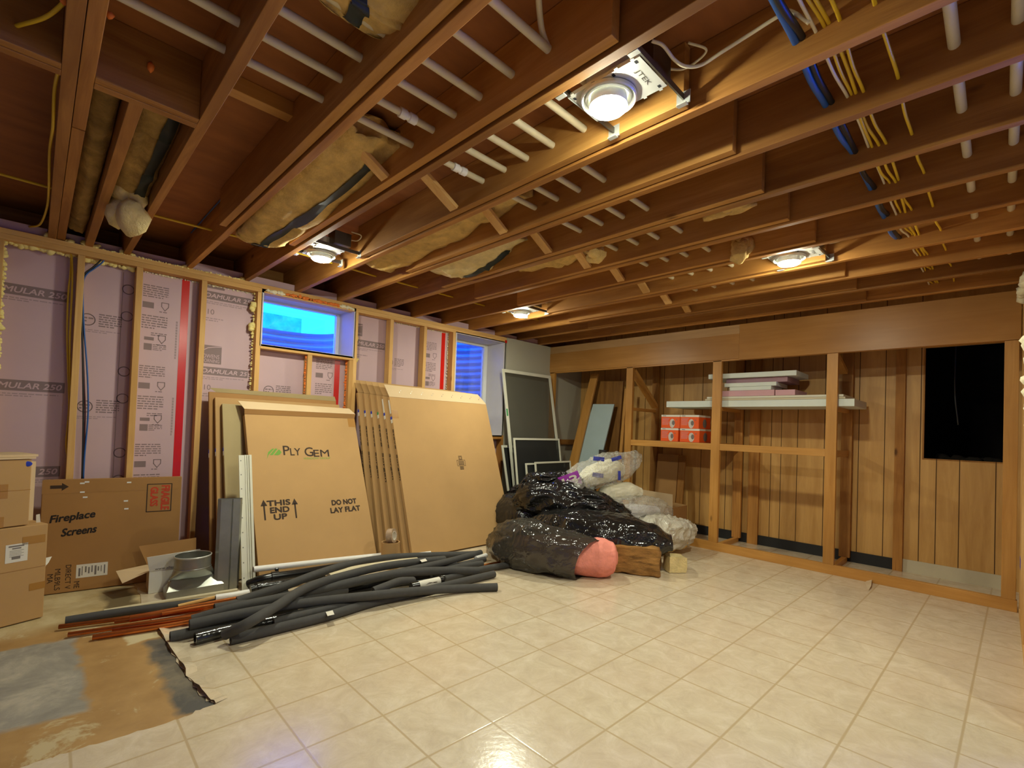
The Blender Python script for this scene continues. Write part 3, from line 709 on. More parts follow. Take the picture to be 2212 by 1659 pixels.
# ---- white pipes through the joists
pz = 2.462
def pipe(y, x0, x1, z, r, m, lab, couple=()):
    mb = MB().tube([(x0, y, z), (x1, y, z)], r, 14)
    if not couple: return tag(mb.build('ceiling_pipe', m, None, auto=40), lab, 'pipe', 'white pipes through the joists')
    rt = thing('ceiling_pipe', ((x0+x1)/2, y, z), lab, 'pipe', 'white pipes through the joists'); mb.build('pipe_run', m, rt, auto=40)
    for c in couple: MB().lathe((c-.045, y, z), (1, 0, 0), [(r, 0), (r*1.4, .002), (r*1.4, .03), (r*1.1, .034), (r*1.1, .044), (r*1.4, .048), (r*1.4, .078), (r, .08)], 16).build('pipe_coupling', M['pvc'], rt, auto=40)
    return rt
c1 = W(995, 366, z=pz).x; c2 = W(883, 252, z=pz).x
pipe(1.879, -1.2, 5.0, pz, .0145, M['pipe_cream'], 'white pipe across the ceiling, farthest back of the left group, with one coupling', (c1,))
pipe(1.717, -1.2, 5.0, pz, .0145, M['pipe_cream'], 'white pipe across the ceiling, second from the back, with a coupling in the first bay', (c2,))
for y, n in ((1.568, 'third from the back of the left group'), (1.411, 'fourth from the back of the left group'), (1.238, 'fifth from the back, ending in the big lamp bay'), (1.068, 'nearest of the left group, top of the picture')):
    pipe(y, -1.2 if y < 1.5 else .47, 5.0 if y > 1.3 else 1.6, pz, .0145, M['pipe_cream'], 'white pipe across the ceiling, '+n)
pipe(.120, .9, 5.0, 2.472, .016, M['pipe_cream'], 'white pipe at the right side of the ceiling, next to the yellow cables')
pipe(-.021, 1.2, 5.0, 2.472, .016, M['pipe_cream'], 'white pipe along the right edge of the picture')
tag(MB().tube(bez([W(1163, -12, z=H+.16), W(1166, 30, z=H+.15), W(1172, 70, z=H+.13), W(1188, 112, z=H+.10)], 8), .010, 12).build('flexible_pipe', M['pipe_cream'], None, auto=40), 'curved white hose dropping beside the near pipe at the top', 'hose')

# ---- cables
def sagcable(name, m, lab, y, r, x0, x1, seed, sag=.012, z=H+.075, cat='cable', flat=1.0, grp=None):
    q = random.Random(seed); pts = []
    js = [j for j in JX if x0 < j < x1]
    for i, j in enumerate(js):
        yy = y+q.uniform(-.006, .006); zz = z+q.uniform(-.006, .006)
        pts.append((j-.04, yy, zz))
        if i+1 < len(js): pts.append(((j+js[i+1])/2-.04, yy+q.uniform(-.006, .006), zz-sag*q.uniform(.6, 1.4)))
    return tag(MB().tube(bez(pts, 6), r, 10, flat=flat).build(name, m, None, smooth=True), lab, cat, grp)
sagcable('electric_cable', M['yellow_cable'], 'single yellow cable nearest the right pipes on the ceiling', .262, .0055, 1.2, 5, 3)
sagcable('electric_cable', M['yellow_cable'], 'right cable of the yellow pair in the middle of the ceiling bundle', .352, .0055, 1.2, 5, 4, .016)
sagcable('electric_cable', M['yellow_cable'], 'left cable of the yellow pair in the middle of the ceiling bundle', .372, .0055, 1.2, 5, 5, .016)
sagcable('electric_cable', M['yellow_cable'], 'yellow cable running beside the white cable in the ceiling bundle', .392, .005, 1.2, 5, 6, .02)
sagcable('electric_cable', M['white_cable'], 'white cable beside the blue hoses in the ceiling bundle', .408, .005, 1.2, 5, 7, .02)
sagcable('corrugated_hose', M['blue_cable'], 'thick blue hose through the joists beside the yellow cables', .468, .011, 1.2, 4, 8, .015, cat='hose')
sagcable('corrugated_hose', M['black_cable'], 'thick black hose through the joists, right of the blue one', .450, .010, 1.2, 4, 9, .02, cat='hose')
tag(MB().tube(bez([W(1408, 88, z=H+.08), W(1432, 98, z=H+.07), W(1456, 128, z=H+.05), W(1480, 143, z=H+.04), W(1515, 140, z=H+.045), W(1560, 112, z=H+.06), W(1620, 74, z=H+.08), W(1690, 30, z=H+.09), W(1712, 26, z=H+.09), W(1748, 50, z=H+.06)], 8), .0055, 10).build('electric_cable', M['white_cable'], None, smooth=True), 'white cable looping from the nearest lamp along the joist', 'cable')
tag(MB().tube([(-1, 3.765, 2.462), (.3, 3.77, 2.46), (1.2, 3.72, 2.462), (2.0, 3.765, 2.458), (4.4, 3.77, 2.46)], .0075, 10).build('electric_cable', M['yellow_cable'], None, smooth=True), 'yellow cable crossing the joists close to the window wall', 'cable')
tag(MB().tube(bez([(.012, 2.29, 2.375), (.006, 2.5, 2.40), (.008, 2.75, 2.372), (.003, 3.1, 2.40), (.008, 3.5, 2.375), (.006, 3.9, 2.385), (-.02, 4.3, 2.39), (-.07, 4.5, 2.41)], 8), .0055, 10).build('electric_cable', M['yellow_cable'], None, smooth=True), 'yellow cable stapled along the left side of the doubled joist', 'cable')
tag(MB().tube(bez([W(-25, 38, z=H+.08), W(16, 58, z=H+.07), W(50, 52, z=H+.06), W(100, 36, z=H+.055), W(138, 5, z=H+.06), W(150, -20, z=H+.07)], 8), .006, 10).build('electric_cable', M['yellow_cable'], None, smooth=True), 'yellow cable hanging in an arc at the top left corner', 'cable')
def wallcable(name, m, lab, pts, y, r):
    return tag(MB().tube(bez([W(px, py, y=y) for px, py in pts], 6), r, 10).build(name, m, None, smooth=True), lab, 'cable')
wallcable('electric_cable', M['yellow_cable'], 'yellow cable bulging farthest left of the first stud down the wall', ((60, 515), (100, 524), (135, 534), (151, 548), (153, 580), (147, 640), (145, 720), (147, 800), (149, 880), (143, 960), (150, 1010), (153, 1040)), YA+.06, .0055)
wallcable('electric_cable', M['yellow_cable'], 'yellow cable running tight against the left side of the first stud', ((80, 518), (120, 530), (150, 544), (156, 575), (155, 640), (151, 720), (151, 800), (153, 880), (150, 960), (152, 1030), (156, 1045)), YA+.04, .0055)
wallcable('electric_cable', M['black_cable'], 'black cable running down the right side of the first stud', ((226, 551), (218, 562), (200, 578), (184, 590), (178, 606), (177, 700), (179, 800), (180, 900), (178, 1000), (177, 1035)), YA+.02, .005)
wallcable('electric_cable', M['darkred_cable'], 'dark red cable just right of the black one on the first stud', ((224, 556), (208, 572), (190, 588), (180, 604), (178, 640), (179, 740), (182, 830), (184, 900), (180, 1000), (178, 1035)), YA+.03, .0045)
wallcable('electric_cable', M['blue_cable'], 'blue cable swinging out to the right of the first stud', ((228, 554), (222, 566), (204, 580), (186, 594), (179, 620), (181, 700), (187, 780), (190, 840), (190, 900), (183, 980), (180, 1035)), YA+.025, .005)

# ---- recessed lamps
def make_lamp(lab):
    cx_, cy_ = 1.392, .985; r = thing('recessed_light', (cx_, cy_, H), lab, 'lamp', 'recessed ceiling lamps')
    zp = H+.022; F = Fr((cx_, cy_, zp), (1, 0, 0), (0, 1, 0))
    pl = MB(); n = 40; x0, x1, y0, y1 = -.088, .088, -.175, .112; R = .080
    def rim(a):
        c, s_ = math.cos(a), math.sin(a); k = min((x1/abs(c)) if abs(c) > 1e-6 else 9, ((y1 if s_ > 0 else -y0)/abs(s_)) if abs(s_) > 1e-6 else 9); return (c*k, s_*k)
    angs = sorted({round(i*2*math.pi/n, 5) for i in range(n)} | {round(math.atan2(y, x) % (2*math.pi), 5) for x in (x0, x1) for y in (y0, y1)})
    for a, b in zip(angs, angs[1:]+[angs[0]+2*math.pi]):
        pl.fpoly(F, [(R*math.cos(a), R*math.sin(a)), rim(a), rim(b), (R*math.cos(b), R*math.sin(b))])
    for sx in (-1, 1): pl.box(cx_+sx*.088-.0008, cx_+sx*.088+.0008, cy_+y0, cy_+y1, zp, zp+.014)
    for ty in (-.15, -.09, .0, .09):
        for sx in (-1, 1): pl.box(cx_+sx*.088, cx_+sx*.096, cy_+ty-.006, cy_+ty+.006, zp, zp+.002)
    plate = pl.build('mounting_plate', M['steel'], r)
    sl = MB(); G = Fr((cx_, cy_, zp-.0006), (1, 0, 0), (0, -1, 0))
    for u, v in ((-.075, .155), (.072, .155), (-.07, -.095), (.07, -.095), (-.075, .07), (.075, -.0)): sl.quad(G, u-.007, u+.007, v-.005, v+.005)
    sl.build('plate_slots', M['black'], plate)
    MB().text(G, 'JTEK', .0, .135, h=.022, width=.085, w=.0004).build('embossed_lettering', M['steel_d'], plate)
    MB().lathe((cx_, cy_, zp), (0, 0, 1), [(.079, -.004), (.079, .10), (.0, .10)], 40).build('housing_can', M['steel'], r, auto=40)
    MB().lathe((cx_, cy_, zp), (0, 0, 1), [(.096, -.002), (.097, -.014), (.093, -.018), (.088, -.012), (.084, .002), (.078, .006)], 40).build('trim_ring', M['steel'], r, auto=40)
    MB().lathe((cx_, cy_, zp), (0, 0, 1), [(.078, .004), (.080, -.012), (.076, -.015), (.072, -.008), (.070, .01)], 40).build('inner_ring', M['steel'], r, auto=40)
    MB().lathe((cx_, cy_, zp), (0, 0, 1), [(.030, .06), (.062, .0), (.066, -.034), (.066, -.040)], 40).build('lamp_collar', M['white'], r, auto=40)
    MB().lathe((cx_, cy_, zp), (0, 0, 1), [(.0655, -.036), (.0655, -.042), (.058, -.049), (.04, -.054), (.0, -.056)], 40).build('lamp_lens', M['lens'], r, smooth=True)
    for yy in (-.182, .105):
        b = MB().box(1.250, 1.586, cy_+yy-.003, cy_+yy+.003, zp, zp+.022).build('hanger_bar', M['steel_d'], r)
        k = MB()
        for xx, s_ in ((1.249, 1), (1.587, -1)): k.box(min(xx, xx+s_*.004), max(xx, xx+s_*.004), cy_+yy-.025, cy_+yy+.025, zp-.016, zp+.03).box(min(xx, xx+s_*.02), max(xx, xx+s_*.02), cy_+yy-.018, cy_+yy+.018, zp-.022, zp-.018)
        k.build('bar_bracket', M['steel'], b)
    MB().box(cx_+.02, cx_+.14, cy_-.16, cy_-.05, zp+.045, zp+.135).build('junction_box', M['steel_d'], r, bevel=.003)
    cb = MB().tube(bez([(cx_+.13, cy_-.14, zp+.1), (cx_+.165, cy_-.2, zp+.09), (cx_+.15, cy_-.28, zp+.1), (cx_+.10, cy_-.24, zp+.12)], 8), .004, 8).build('lamp_wire', M['white_cable'], r, smooth=True)
    return r
l1 = make_lamp('lit recessed lamp nearest the camera, biggest in the picture')
for (x, y), lab in (((1.392, 3.375), 'lit recessed lamp close to the wide high window'), ((3.452, .985), 'lit recessed lamp on the right, above the cabinet with white boards'), ((3.452, 3.43), 'lit recessed lamp in the far corner, smallest in the picture'), ((1.392, -1.42), 'recessed lamp behind the camera')):
    c = copy_tree(l1); c.location = (x, y, H); c['label'] = lab

# ---- fibreglass insulation stuffed between the joists
def batt(name, lab, pts, th, m, strip=None, seed=0, ny=40, nx=14, ragged=.02):
    """pts: (y, x_left, x_right, z_bottom) along the bay"""
    def at(t):
        s = t*(len(pts)-1); i = min(int(s), len(pts)-2); f = s-i; f = f*f*(3-2*f)
        return [a+(b-a)*f for a, b in zip(pts[i], pts[i+1])]
    def low(u, v):
        y, xl, xr, z = at(u); e = math.sin(math.pi*min(max(v, 0), 1))
        n = mnoise.noise(V((u*9+seed*5, v*4, seed)))*1.6; n2 = mnoise.noise(V((u*30, v*14+seed, seed*2)))
        return V((xl+(xr-xl)*v, y+(n*ragged+n2*ragged*.6)*(1 if u > .9 or u < .1 else .2), z+.03*(1-e)**2+n*.018+n2*.006))
    r = thing(name, low(.5, .5), lab, 'insulation')
    mb = MB(); _, g = mb.grid(low, ny, nx)
    _, g2 = mb.grid(lambda u, v: low(u, v)+V((0, 0, th*(.6+.4*math.sin(math.pi*v)))), ny, nx)
    for i in range(ny):
        for j in (0, nx): mb.bm.faces.new([g[i][j], g[i+1][j], g2[i+1][j], g2[i][j]])
    for j in range(nx):
        for i in (0, ny): mb.bm.faces.new([g[i][j], g[i][j+1], g2[i][j+1], g2[i][j]])
    mb.build('fibreglass_batt', m, r, smooth=True)
    if strip:
        sb = MB(); (v0, v1, wd, ua, ub) = strip
        def sf(u, w):
            uu = ua+(ub-ua)*u; vc = v0+(v1-v0)*(u*u*(3-2*u)); return low(uu, vc+(w-.5)*wd)-V((0, 0, .007))
        sb.grid(sf, 30, 3); sb.build('black_facing_strip', M['kraft'], r, smooth=True)
    return r
batt('insulation_batt', 'torn yellow insulation batt with a black strip sagging in the bay left of the lamp', [(1.98, .86, 1.165, H+.12), (2.2, .85, 1.165, H+.06), (2.6, .845, 1.16, H+.015), (3.0, .85, 1.16, H-.012), (3.3, .855, 1.12, H-.045), (3.42, .86, 1.10, H-.03)], .09, M['fiber'], (.78, .50, .20, .12, .97), 1, ragged=.05)
batt('insulation_batt', 'long yellow insulation batt right of the lamp by the wide window', [(1.9, 1.68, 1.98, H+.15), (2.3, 1.68, 1.98, H+.10), (2.7, 1.68, 1.98, H+.055), (3.1, 1.68, 1.98, H+.03), (3.35, 1.70, 1.96, H+.01)], .08, M['fiber'], None, 2, ragged=.04)
batt('insulation_batt', 'short yellow insulation batt bulging below the joists with a dark strip', [(2.35, 2.08, 2.40, H+.15), (2.5, 2.08, 2.40, H+.09), (2.7, 2.08, 2.40, H+.02), (2.95, 2.08, 2.40, H-.01), (3.15, 2.1, 2.38, H+.04)], .08, M['fiber_pale'], (.85, .75, .16, .2, .7), 3, ragged=.03)
batt('insulation_batt', 'thin strip of yellow insulation right of the bulging batt', [(1.9, 2.50, 2.80, H+.12), (2.3, 2.50, 2.80, H+.06), (2.7, 2.5, 2.8, H+.09)], .05, M['fiber'], None, 4, 24, 8)
batt('insulation_batt', 'yellow insulation poking out at the top edge beside the near pipes', [(1.15, .50, .78, H+.10), (1.3, .5, .78, H+.05), (1.45, .52, .78, H+.09)], .08, M['fiber'], (.3, .5, .2, .1, .9), 5, 20, 10)
batt('insulation_batt', 'dusty insulation batt left of the short joist', [(2.3, .108, .2, H+.10), (3.0, .108, .2, H+.07), (3.8, .108, .2, H+.05), (4.4, .108, .2, H+.06)], .08, M['fiber_dirty'], None, 6, 40, 6)
batt('insulation_batt', 'dusty insulation batt with green-black facing right of the short joist', [(2.3, .25, .41, H+.12), (2.7, .25, .41, H+.09), (3.1, .25, .41, H+.07), (3.5, .25, .41, H+.03)], .08, M['fiber_dirty'], (.8, .72, .3, .05, .95), 7, 30, 8)
def lump(lab, c, r, sc, seed, m):
    mb = MB(); q = random.Random(seed)
    for i in range(7): mb.blob(V(c)+V((q.uniform(-1, 1)*sc[0], q.uniform(-1, 1)*sc[1], q.uniform(-1, 1)*sc[2]))*r*.6, r*q.uniform(.5, .85), seed*9+i, 2, .5, sc, 2.2)
    return tag(mb.build('insulation_lump', m, None, smooth=True), lab, 'insulation')
lump('pale clump of insulation hanging below the short joist at the left', W(274, 446, x=.33), .125, (.75, 1.3, 1.1), 3, M['fiber_pale'])
lump('small yellow clump of insulation above the slanting brace', W(1285, 546, z=H+.0), .06, (.8, 1, .8), 5, M['fiber'])
lump('brown tuft of fibreglass dangling left of the right lamp', W(1605, 538, x=3.20), .085, (.45, .8, 1.1), 6, M['fiber'])
lump('scrap of yellow insulation round the pipes left of the dangling tuft', W(1575, 455, z=H+.05), .05, (.8, 2.2, .5), 8, M['fiber'])

tag(MB().tube(bez([(.785, 1.05, H+.215), (.79, 1.5, H+.15), (.775, 1.75, H+.13), (.785, 2.0, H+.21), (.79, 2.6, H+.222), (.788, 3.4, H+.224), (.785, 4.3, H+.222)], 8), .004, 8).build('thin_wire', M['blue_cable'], None, smooth=True), 'thin blue-grey wire along the left side of the second long joist', 'wire')
# ================================================================ cartons and things along the window wall
def FP(F, px, py):
    r = FW + (px-CX)/FPX*RT - (py-CY)/FPX*UP; o = V((0, 0, CAMH)); t = (F.o-o).dot(F.n)/r.dot(F.n); d = o+r*t-F.o
    return (d.dot(F.u), d.dot(F.v))
def carton(name, lab, F, wd, ht, th, m='card', grp=None, cat='box', base=None):
    r = thing(name, base or F.p(wd/2, 0, -th), lab, cat, grp)
    MB().fbox(F, 0, wd, 0, ht, -th, 0).build('carton_body', M[m], r, bevel=.004)
    return r

# ---- the two groups of flat cartons on the left
F = lean_frame((1.197, 3.714, .022), math.radians(24.0), 0)
BW, BH = .935, 1.335
r = carton('flat_carton', 'upright flat carton printed with a green leaf logo and THIS END UP', F, BW, BH, .05)
MB().fpoly(F, [(-.002, BH), (BW+.002, BH)], 0) if False else None
fm = MB(); fm.face([F.p(0, BH, 0), F.p(BW, BH, 0), F.p(BW+.004, BH+.035, .022), F.p(-.004, BH+.035, .022)])
fm.build('top_crease', M['card_d'], r, solid=.003)  # darker card: shade on the down-facing crease is put into its colour
fm = MB(); fm.face([F.p(-.004, BH+.035, .022), F.p(BW+.004, BH+.035, .022), F.p(BW-.03, BH+.105, -.012), F.p(-.035, BH+.12, -.015)])
fm.build('top_flap', M['card_l'], r, solid=.003)  # paler card: light falling on the flap from above is put into its colour
ink = MB(); grn = MB(); ig = MB()
def put(mb, txt, px, py, wpx=None, h=None, bold=0, **k):
    u, v = FP(F, px, py); kw = {}
    if wpx: a = FP(F, px-wpx/2, py); b = FP(F, px+wpx/2, py); kw['width'] = b[0]-a[0]
    mb.text(F, txt, u, v, h=h, bold=bold, **kw, **k)
put(ink, 'P', 618.5, 973, h=.080, bold=.001); put(ink, 'LY', 638, 976, 22, h=.062, bold=.001); put(ink, 'G', 667, 976, h=.080, bold=.001); put(ink, 'EM', 694, 979, 33, h=.062, bold=.001)
put(ig, 'WINDOW GROUP', 685, 990, 58, h=.018)
put(ink, 'THIS', 602, 1086, 50, h=.042, bold=.003); put(ink, 'END', 604.5, 1101, 41, h=.042, bold=.003); put(ink, 'UP', 606, 1116, 28, h=.042, bold=.003)
put(ink, 'DO NOT', 743.5, 1084, 53, h=.042, bold=.003); put(ink, 'LAY FLAT', 746.5, 1100, 64, h=.042, bold=.003)
for px, py in ((571, 1103), (638, 1099)):
    u, v = FP(F, px, py); ink.quad(F, u-.006, u+.006, v-.075, v+.045, .001); ink.fpoly(F, [(u-.024, v+.035), (u+.024, v+.035), (u, v+.085)], .001)
u, v = FP(F, 592, 978); 
grn.fpoly(F, [(u-.06, v-.055), (u-.045, v+.005), (u-.01, v+.035), (u+.005, v+.035), (u-.045, v-.02)], .001)
grn.fpoly(F, [(u-.035, v-.02), (u+.012, v+.036), (u+.03, v+.034), (u-.012, v-.02)], .001)
grn.fpoly(F, [(u-.003, v-.02), (u+.04, v+.03), (u+.058, v+.005), (u+.045, v-.015), (u+.025, v-.022)], .001)
ink.build('printed_lettering', M['ink'], r); grn.build('green_leaf_logo', M['green_ink'], r); ig.build('small_green_lettering', M['green_ink'], r)
tp = MB(); a = FP(F, 768, 912); tp.quad(F, BW-.07, BW, a[1]-.05, a[1]+.04, .0012); tp.build('tape_patch', M['clear_tape'], r)

def side_tag(F, v, th, parent, col='blue_tape'):
    G = Fr(F.p(0, 0, -th), F.n, F.v)         # left side face, seen from outside
    MB().fbox(G, .004, th-.004, v, v+.028, 0, .0012).build('blue_sticker', M[col], parent)
    MB().fbox(G, .004, th-.004, v-.035, v, 0, .0012).build('white_sticker', M['paper'], parent)
    return G
specs = [((1.06, 3.965, .010), 16.6, 1.0, 1.365, .033, 'card_g', 'grey-brown flat carton right behind the leaf-logo carton'),
         ((1.02, 4.066, .009), 14.0, 1.03, 1.40, .032, 'card', 'flat carton second behind the leaf-logo carton, with stickers on its edge'),
         ((.985, 4.150, .006), 12.0, 1.05, 1.435, .022, 'card_d', 'rearmost and tallest of the flat cartons behind the leaf-logo carton')]
for i, (p0, ln, wd, ht, th, m, lab) in enumerate(specs):
    F2 = lean_frame(p0, math.radians(ln)); r2 = carton('flat_carton', lab, F2, wd, ht, th, m, 'flat cartons leaning on the window wall')
    side_tag(F2, .98-.02*i, th, r2)
    if i == 2:
        fm = MB(); fm.face([F2.p(.05, ht, 0), F2.p(wd, ht-.01, 0), F2.p(wd-.02, ht+.03, .015), F2.p(.0, ht+.03, .01)]); fm.build('top_flap', M['card_g'], r2, solid=.003)

# ---- six cartons to the right
names6 = ['front carton of the right group, a plain tall panel with a small maker stamp', 'second carton of the right group, grey address slip on its edge', 'third carton of the right group, green sticker and bold handwriting on its edge',
          'fourth carton of the right group, brown slip on its edge', 'fifth carton of the right group, thin, small blue sticker low on its edge', 'rearmost carton of the right group, against the stud wall']
for i in range(6):
    th = .036; y0 = 3.68+.070*i; ln = math.atan((4.205+.045*i-y0)/1.47); x0 = 2.455-.042*i
    F2 = lean_frame((x0, y0, th*math.sin(ln)+.002), ln)
    ht = 1.545; wd = 1.262-.01*i
    r2 = carton('flat_carton', names6[i], F2, wd, ht, th, 'card' if i != 2 else 'card_l' if False else 'card', 'flat cartons leaning right of the first window')
    fm = MB(); fh = .12; fm.face([F2.p(-.0, ht, 0), F2.p(wd, ht, 0), F2.p(wd-.09, ht+fh, -.012), F2.p(-.03, ht+fh+.01, -.012)])
    fl_ = fm.build('top_flap', M['card_l' if i == 0 else 'card'], r2, solid=.003)
    if i == 0:
        sb = MB(); q = random.Random(5)
        for k in range(9):
            u = .12+.13*k; sb.quad(F2, u, u+.006, ht+.05, ht+.06, -.001).quad(F2, u+.02, u+.024, ht+.07, ht+.08, -.002)
        sb.build('staples', M['steel_d'], fl_)
        st = MB(); u, v = FP(F2, 996, 1000)
        def rect(u0, u1, v0, v1): st.stroke(F2, [(u0, v0), (u1, v0), (u1, v1), (u0, v1), (u0, v0)], .004, .001)
        rect(u-.02, u+.02, v+.035, v+.075); rect(u-.012, u+.012, v+.044, v+.066); rect(u-.05, u+.055, v-.03, v+.03)
        for k in range(3): st.quad(F2, u-.035, u+.04, v-.02+.015*k, v-.013+.015*k, .001)
        for k in range(3): st.quad(F2, u-.025, u+.025, v-.07+.012*k, v-.063+.012*k, .001)
        st.build('maker_stamp', M['ink'], r2)
        MB().quad(F2, 0, .07, ht-.22, ht-.14, .001).build('tape_patch', M['clear_tape'], r2)
    G = side_tag(F2, ht-(.20 if i else .23), th, r2, 'green_tape' if i == 2 else 'blue_tape')
    if i in (0, 1): MB().fbox(G, .006, th-.006, ht-.17, ht-.03, 0, .001).build('address_slip', M['grey_ink'] if False else M['paper'], r2)
    hw = MB(); hw.text(G, 'Steve  Sorgen', th/2, ht-.58, width=(.56 if i == 2 else .5), h=(.036 if i == 2 else .026), w=.002, rot=-math.pi/2, shear=.15, bold=.001)
    hw.build('handwriting', M['marker'], r2)

# ---- fireplace screen carton
yw = -.13; F = lean_frame((.058, 4.405, .001), 0.0, yw)
BW, BH = .755, .752
r = carton('flat_carton', 'wide carton with handwriting and a red FRAGILE GLASS stamp', F, BW, BH, .05, 'card_d')
ink = MB(); red = MB(); mk = MB()
u, v = FP(F, 127, 1052); ink.quad(F, u-.042, u+.02, v-.011, v+.011, .001); ink.fpoly(F, [(u+.015, v-.026), (u+.05, v), (u+.015, v+.026)], .001)
u, v = FP(F, 344, 1075); u0, u1, v0, v1 = u-.072, u+.072, v-.098, v+.1
ink.stroke(F, [(u0, v0), (u1, v0), (u1, v1), (u0, v1), (u0, v0)], .006, .001)
red.text(F, 'FRAGILE', u+.036, v, width=.175, h=.048, rot=-math.pi/2, bold=.0025); red.text(F, 'GLASS', u-.03, v+.01, width=.135, h=.042, rot=-math.pi/2, bold=.0025)
u, v = FP(F, 158, 1118); mk.text(F, 'Fireplace', u, v, width=.225, h=.062, shear=.25, bold=.0022, rot=.10)
u, v = FP(F, 172, 1146); mk.text(F, 'Screens', u, v, width=.175, h=.05, shear=.25, bold=.0022, rot=.07)
u, v = FP(F, 147, 1246)
for du, dv, t, w_ in ((0, 0, 'DIRECT V', .16), (-.052, -.01, 'MLB9LS', .14), (-.088, -.0, 'MA', .06), (.045, -.06, 'ME', .045)): ink.text(F, t, u+du, v+dv, width=w_, h=.028, rot=-math.pi/2)
ink.build('printed_lettering', M['ink'], r); red.build('red_stamp', M['red_ink'], r); mk.build('handwriting', M['marker'], r)
u, v = FP(F, 199, 1231); lb = MB().quad(F, u-.082, u+.082, v-.045, v+.045, .001).build('shipping_label', M['paper'], r)
lp = MB(); q = random.Random(2)
for k in range(9):
    x = u-.07+k*.0165; lp.quad(F, x, x+q.uniform(.004, .010), v-q.uniform(.0, .035), v+q.uniform(.02, .036), .0016)
lp.build('label_print', M['grey_ink'], lb)
MB().quad(F, .0, BW-.02, BH-.09, BH-.0, .0008).build('packing_tape', M['clear_tape'] if False else M['card_d'], r)
tp = MB(); q = random.Random(3)
for px, py in ((178, 1044), (188, 1041), (279, 1042), (178, 1063), (184, 1074), (272, 1082), (273, 1099)):
    u, v = FP(F, px, py); tp.quad(F, u-.012, u+.012, v-.005, v+.005, .0014)
tp.build('shiny_tape_bits', M['white'], r)

# ---- stack at the left edge
yw = math.radians(20)
F = lean_frame((.087-.55*math.cos(yw), 3.937-.55*math.sin(yw), .002), 0, yw)
r = carton('carton', 'brown carton on the floor at the left edge with a white label', F, .55, .545, .40)
u, v = FP(F, 36, 1194); lb = MB().quad(F, u-.047, u+.047, v-.052, v+.05, .001).build('shipping_label', M['paper'], r)
lp = MB(); lp.quad(F, u-.035, u+.03, v+.034, v+.042, .0016).quad(F, u-.02, u+.018, v+.022, v+.029, .0016).quad(F, u-.02, u+.016, v-.035, v-.02, .0016)
for k in range(5): lp.quad(F, u-.03, u+.03-.01*(k % 2), v+.012-.008*k, v+.014-.008*k, .0016)
lp.build('label_print', M['grey_ink'], lb)
tp = MB(); tp.quad(F, .44, .54, .44, .485, .001).quad(F, .48, .55, .17, .21, .001); tp.build('packing_tape', M['clear_tape'], r)
MB().fbox(F, 0, .552, .30, .302, -.001, .0015).build('seam', M['card_d'], r)
F3 = lean_frame((.028-.5*math.cos(yw), 3.93-.5*math.sin(yw), .552), 0, yw)
r = carton('carton', 'upper brown carton of the stack at the left edge with a blue tape dab', F3, .475, .375, .36)
lid = MB(); lid.fbox(F3, -.02, .49, .378, .388, -.30, .006); lid.fbox(F3, -.02, .505, .389, .402, -.28, -.01).build('lid_flaps', M['card_l'], r)
u, v = FP(F3, 60, 1002); MB().blob(F3.p(u, v, .001), .02, 4, 2, .2, (1, .1, .75)).build('tape_dab', M['blue_tape'], r)
tp = MB(); tp.quad(F3, .30, .38, .16, .24, .001).quad(F3, .30, .37, .0, .06, .001).quad(F3, 0, .475, .20, .203, .001); tp.build('packing_tape', M['clear_tape'], r)
MB().fbox(F3, .477, .50, .02, .36, -.30, -.02).build('folded_side_flap', M['card_l'], r)
sc = MB(); sc.face([W(91, 1232, y=4.1), W(90, 1207, y=4.1), W(112, 1202, y=4.15), W(105, 1215, y=4.13)])
tag(sc.build('paper_scrap', M['paper'], None, solid=.001), 'crumpled white paper scrap sticking out beside the left carton stack', 'paper')
cs = MB(); cs.face([W(78, 1112, y=4.0), W(78, 1130, y=4.0), W(88, 1132, y=4.0), W(86, 1110, y=4.0)])
tag(cs.build('paper_scrap', M['paper'], None, solid=.001), 'small white paper corner between the two left cartons', 'paper')

# ---- small open white carton, brown sheet behind it
p0 = W(320, 1283.5, z=0); yw = math.radians(-4)
F = lean_frame((p0.x, p0.y, .002), 0, yw); wd, ht, dp = .29, .15, .19
r = thing('open_carton', F.p(wd/2, 0, -dp/2), 'small open white carton with its flaps up beside the metal duct boot', 'box')
bx = MB()
bx.fbox(F, 0, wd, 0, ht, -.003, 0); bx.build('white_front', M['paper'], r)
bx = MB().fbox(F, 0, .003, 0, ht, -dp, -.003).fbox(F, wd-.003, wd, 0, ht, -dp, -.003).fbox(F, 0, wd, 0, ht, -dp-.003, -dp).fbox(F, 0, wd, 0, .003, -dp, -.003)
bx.build('carton_body', M['card_l'], r)
MB().face([F.p(0, ht, 0), F.p(wd, ht, 0), F.p(wd-.005, ht+.115, .012), F.p(-.018, ht+.10, .015)]).build('front_flap', M['paper'], r, solid=.003)
MB().face([F.p(0, ht, -.005), F.p(0, ht, -dp), F.p(-.17, ht-.01, -dp+.03), F.p(-.14, ht-.055, .0)]).build('side_flap', M['card_l'], r, solid=.003)
MB().face([F.p(0, ht, -dp), F.p(wd, ht, -dp), F.p(wd+.0, ht+.15, -dp-.03), F.p(-.05, ht+.13, -dp-.03)]).build('back_flap', M['card_d'], r, solid=.003)
pt = MB().text(F, 'www.allen', .085, ht+.012, width=.11, h=.016, w=.004).text(F, 'S', .135, .06, h=.04, w=.001, bold=.002); pt.build('printed_lettering', M['ink'], r)

